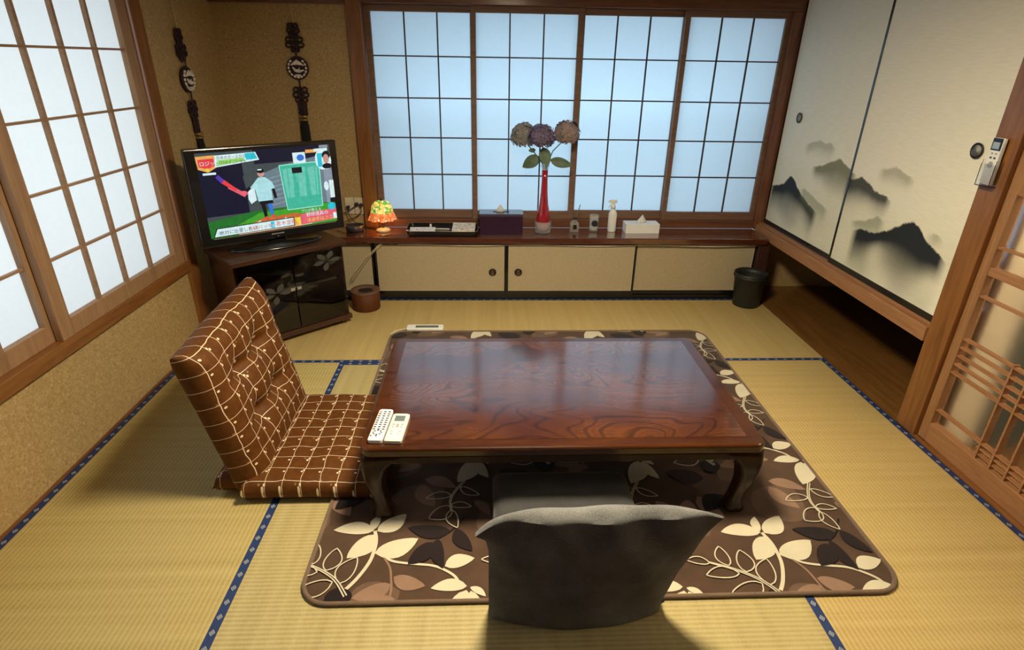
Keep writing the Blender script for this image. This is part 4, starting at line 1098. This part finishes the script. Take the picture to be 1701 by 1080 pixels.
hydrangea('dusty pink hydrangea head on the right of the three', (.515, 3.885, 1.100), .078, 'petal_pink', [(.384, 3.856, CT+.30), (.388, 3.858, .90), (.425, 3.864, .99), (.475, 3.868, 1.04)], [((.41, 3.86, .935), (.555, 3.82, .905), .42)])

dfz = thing('reed_diffuser', 'small square glass reed diffuser bottle with one dark reed beside the red vase', 'diffuser', (.60, 3.89, CT))
t_ = MB('thin_glass'); t_.loft([[(x, y, CT+z) for x, y in rrect(.60-w_, .60+w_, 3.89-w_, 3.89+w_, .006, 3)] for z, w_ in ((0, .029), (.055, .029), (.068, .022), (.072, .011), (.085, .010))]); t_.build('bottle', dfz)
B('oil', ((.576, 3.866, CT+.006), (.624, 3.914, CT+.035))).build('oil', dfz)
B('hole_dark', ((.588, 3.8595, CT+.020), (.612, 3.8605, CT+.050))).build('printed_label', dfz)
MB('black_matte').lathe((.60, 3.89, CT), [(.012, .083), (.012, .095), (.006, .096)], 16).build('collar', dfz, smooth=True)
MB('stem_green').tube([(.598, 3.89, CT+.04), (.632, 3.885, CT+.185)], .0028).build('reed', dfz, smooth=True)
gj = thing('glass_jar', 'small clear glass tumbler with dark round label between the diffuser and the spray bottle', 'jar', (.735, 3.89, CT))
MB('thin_glass').lathe((.735, 3.89, CT), [(.001, 0), (.028, 0), (.030, .01), (.032, .115), (.030, .115), (.028, .012), (.001, .008)], 32, cap=False).build('tumbler', gj, smooth=True)
MB('wax').lathe((.735, 3.89, CT), [(.0265, .012), (.0268, .035)], 24).build('filling', gj, smooth=True)
t_ = MB('glass_dark'); t_.lathe((.735, 3.8575, CT+.062), [(.001, 0), (.022, 0), (.022, .0015), (.001, .002)], 24, M=Matrix.Rotation(PI/2, 4, 'X')); t_.build('printed_label', gj)
sb = thing('spray_bottle', 'white trigger spray bottle between the glass tumbler and the white tissue box', 'bottle', (.862, 3.89, CT))
MB('white_plastic').lathe((.862, 3.89, CT), [(.027, 0), (.029, .004), (.029, .12), (.024, .138), (.013, .152), (.012, .165)], 32).build('body', sb, smooth=True)
MB('white_plastic').lathe((.862, 3.89, CT), [(.015, .158), (.015, .18), (.009, .184), (.009, .20)], 20).build('collar', sb, smooth=True)
t_ = MB('white_plastic'); t_.box((.835, 3.882, CT+.198), (.885, 3.898, CT+.218)); t_.box((.826, 3.886, CT+.203), (.835, 3.894, CT+.213)); t_.tube([(.85, 3.89, CT+.198), (.842, 3.89, CT+.18), (.832, 3.89, CT+.168)], .004); t_.build('trigger', sb, bevel=.002)

# cable along the counter edge and thin cord to the stand
cw = MB('cable_white'); pts = []
for i in range(80):
    x = -.60+i*(2.45/79); s_ = math.sin(i*.24)*.003
    pts.append((x, 3.736, .3945+s_*.8-.006*math.sin(i/79*PI*3)**2))
cw.tube(pts, .0036, 6); tag(cw.build('extension_cable', smooth=True), 'thin pale cable sagging along the underside of the counter edge', 'cable')
cc = MB('cable_tan')
cc.tube([(-.70, 3.728, .405), (-.78, 3.715, .33), (-.885, 3.70, .20), (-.90, 3.69, .17)], .0028, 6); cc.tube([(-.71, 3.727, .405), (-.80, 3.712, .325), (-.905, 3.70, .20), (-.915, 3.69, .165)], .0028, 6)
tag(cc.build('lamp_cord', smooth=True), 'thin tan double cord slanting from the counter edge down behind the television stand', 'cable')

# ------------------------------------------------------------------ bins
bn = thing('waste_bin', 'round reddish brown waste bin with a hole in its lid beside the television stand', 'waste bin', (-.812, 3.585, 0))
MB('bin_brown').lathe((-.812, 3.585, 0), [(.088, .001), (.090, .006), (.094, .125)], 48).build('body', bn, smooth=False).data.polygons.foreach_set('use_smooth', [True]*96+[False]*2)
MB('bin_brown_top').lathe((-.812, 3.585, 0), [(.094, .124), (.096, .128), (.094, .132), (.046, .128), (.044, .110)], 48, cap=False).build('lid', bn, smooth=True)
MB('hole_dark').lathe((-.812, 3.585, 0), [(.046, .1255), (.001, .1256)], 32).build('hole', bn)  # dark disc closing the lid opening, shade of the inside painted in
bb = thing('waste_bin', 'black tapered waste bin at the right end of the low cabinet', 'waste bin', (1.795, 3.66, 0))
MB('bin_black').lathe((1.795, 3.64, 0), [(.085, .001), (.087, .005), (.103, .205), (.108, .208), (.109, .235), (.105, .237), (.101, .20), (.084, .012), (.001, .011)], 48, cap=False).build('body', bb, smooth=True)
MB('bin_black').lathe((1.795, 3.64, 0), [(.1095, .206), (.1115, .210), (.1115, .216), (.1095, .219)], 48, cap=False).build('rim_band', bb, smooth=True)

# ------------------------------------------------------------------ remotes
def remote(name, label, cx, cy, rz, w, l, h, z, btns, lcd=None, taper=0, mat='white_plastic'):
    r = thing(name, label, 'remote control', (cx, cy, z), rz)
    b_ = MB(mat); rings = [[(x, y, zz) for x, y in rrect(-w/2+d, w/2-d, -l/2+d, l/2-d, .008)] for zz, d in ((.0, .002), (.003, 0), (h-.003, 0), (h, .003))]
    b_.loft(rings); b_.build('body', r, local=True)
    for mat_b, rects in btns.items():
        bt = MB(mat_b)
        for x, y, bw, bh in rects: bt.box((x-bw/2, y-bh/2, h-.0005), (x+bw/2, y+bh/2, h+.0012))
        bt.build('buttons', r, local=True)
    if lcd: B('lcd', ((lcd[0], lcd[1], h-.0005), (lcd[2], lcd[3], h+.0008))).build('display', r, local=True)
    return r
b1 = [(-.016+.016*i, .075-.0135*j, .009, .006) for j in range(9) for i in range(3)]
b1 += [(.014*math.cos(a), -.053+.012*math.sin(a), .006, .005) for a in [k*PI/4 for k in range(8)]]
b1 += [(-.018, -.072, .006, .005), (0, -.073, .006, .005)]
remote('remote_control', 'long white remote with many small dark buttons on the near left table corner', -.378, 1.708, -.06, .050, .190, .017, .333, {'button_dark': b1[1:], 'button_red': b1[:1]})
b2 = [(-.015+.015*i, .012-.014*j, .009, .005) for j in range(2) for i in range(3)]+[(0, .005, .010, .010), (-.015, -.028, .01, .003), (.015, -.028, .01, .003), (-.012, -.045, .006, .003), (.012, -.045, .006, .003)]
remote('remote_control', 'shorter white air conditioner remote with grey display lying beside the television remote', -.318, 1.692, -.06, .060, .165, .016, .333, {'button_grey': b2}, lcd=(-.018, .032, .018, .066), mat='ivory_plastic')
fc = thing('controller', 'low white controller with dark strip lying at the far left edge of the rug', 'controller', (-.39, 3.225, 0))
t_ = MB('white_plastic'); t_.loft([[(x, y, z) for x, y in rrect(-.50+d, -.275-d, 3.20+d, 3.262-d, .01)] for z, d in ((.001, .003), (.005, 0), (.020, 0), (.024, .003))]); t_.build('body', fc)
B('lcd', ((-.445, 3.214, .0235), (-.305, 3.245, .0248))).build('display', fc)
MB('cable_white').tube([(-.50, 3.23, .01), (-.56, 3.21, .006), (-.59, 3.16, .006)], .003).build('cable', fc, smooth=True)

# remote in its clear holder on the right post
wr_ = thing('remote_control', 'slim white remote with blue display in a clear holder on the wooden post', 'remote control', (1.915, 2.155, 1.2))
t_ = MB('white_plastic'); t_.box((1.900, 2.132, 1.115), (1.918, 2.180, 1.285)); t_.build('body', wr_, bevel=.004)
B('black_plastic', ((1.8985, 2.134, 1.240), (1.901, 2.178, 1.284))).build('display_surround', wr_, bevel=.001)
B('lcd_lit', ((1.8975, 2.141, 1.246), (1.899, 2.172, 1.270))).build('display', wr_)
t_ = MB('button_grey', 'button_dark')
for y in (2.146, 2.164): t_.box((1.8985, y-.004, 1.226), (1.9005, y+.004, 1.232))
t_.cur = 1
for y in (2.146, 2.164): t_.box((1.8985, y-.004, 1.210), (1.9005, y+.004, 1.217))
t_.cur = 0
t_.build('buttons', wr_); t_ = MB('button_grey')
t_.lathe((1.9, 2.155, 1.188), [(.001, .0008), (.012, .0008), (.012, 0)], 20, M=Matrix.Rotation(-PI/2, 4, 'Y')); t_.build('dial', wr_)
hd_ = thing('remote_holder', 'clear plastic remote holder fixed to the wooden post beside the closet', 'holder', (1.92, 2.155, 1.1))
B('clear_glass', ((1.892, 2.122, 1.108), (1.8945, 2.188, 1.19)), ((1.8945, 2.122, 1.108), (1.9235, 2.1245, 1.205)), ((1.8945, 2.1855, 1.108), (1.9235, 2.188, 1.205)), ((1.8945, 2.1245, 1.108), (1.9235, 2.1855, 1.111))).build('pocket', hd_)

# ------------------------------------------------------------------ ceiling lamp over the table
cl = thing('ceiling_light', 'round pendant lamp hanging over the low table', 'lamp', (.2, 1.68, 1.98))
MB('lamp_diffuser').lathe((.2, 1.68, 2.02), [(.001, -.02), (.10, -.018), (.17, -.010), (.20, .0)], 48, cap=False).build('diffuser', cl, smooth=True)
MB('wood_red_z').lathe((.2, 1.68, 2.02), [(.204, -.022), (.210, -.022), (.212, .05), (.10, .09), (.02, .10), (.012, .33)], 48, cap=False).build('shade', cl, smooth=True)
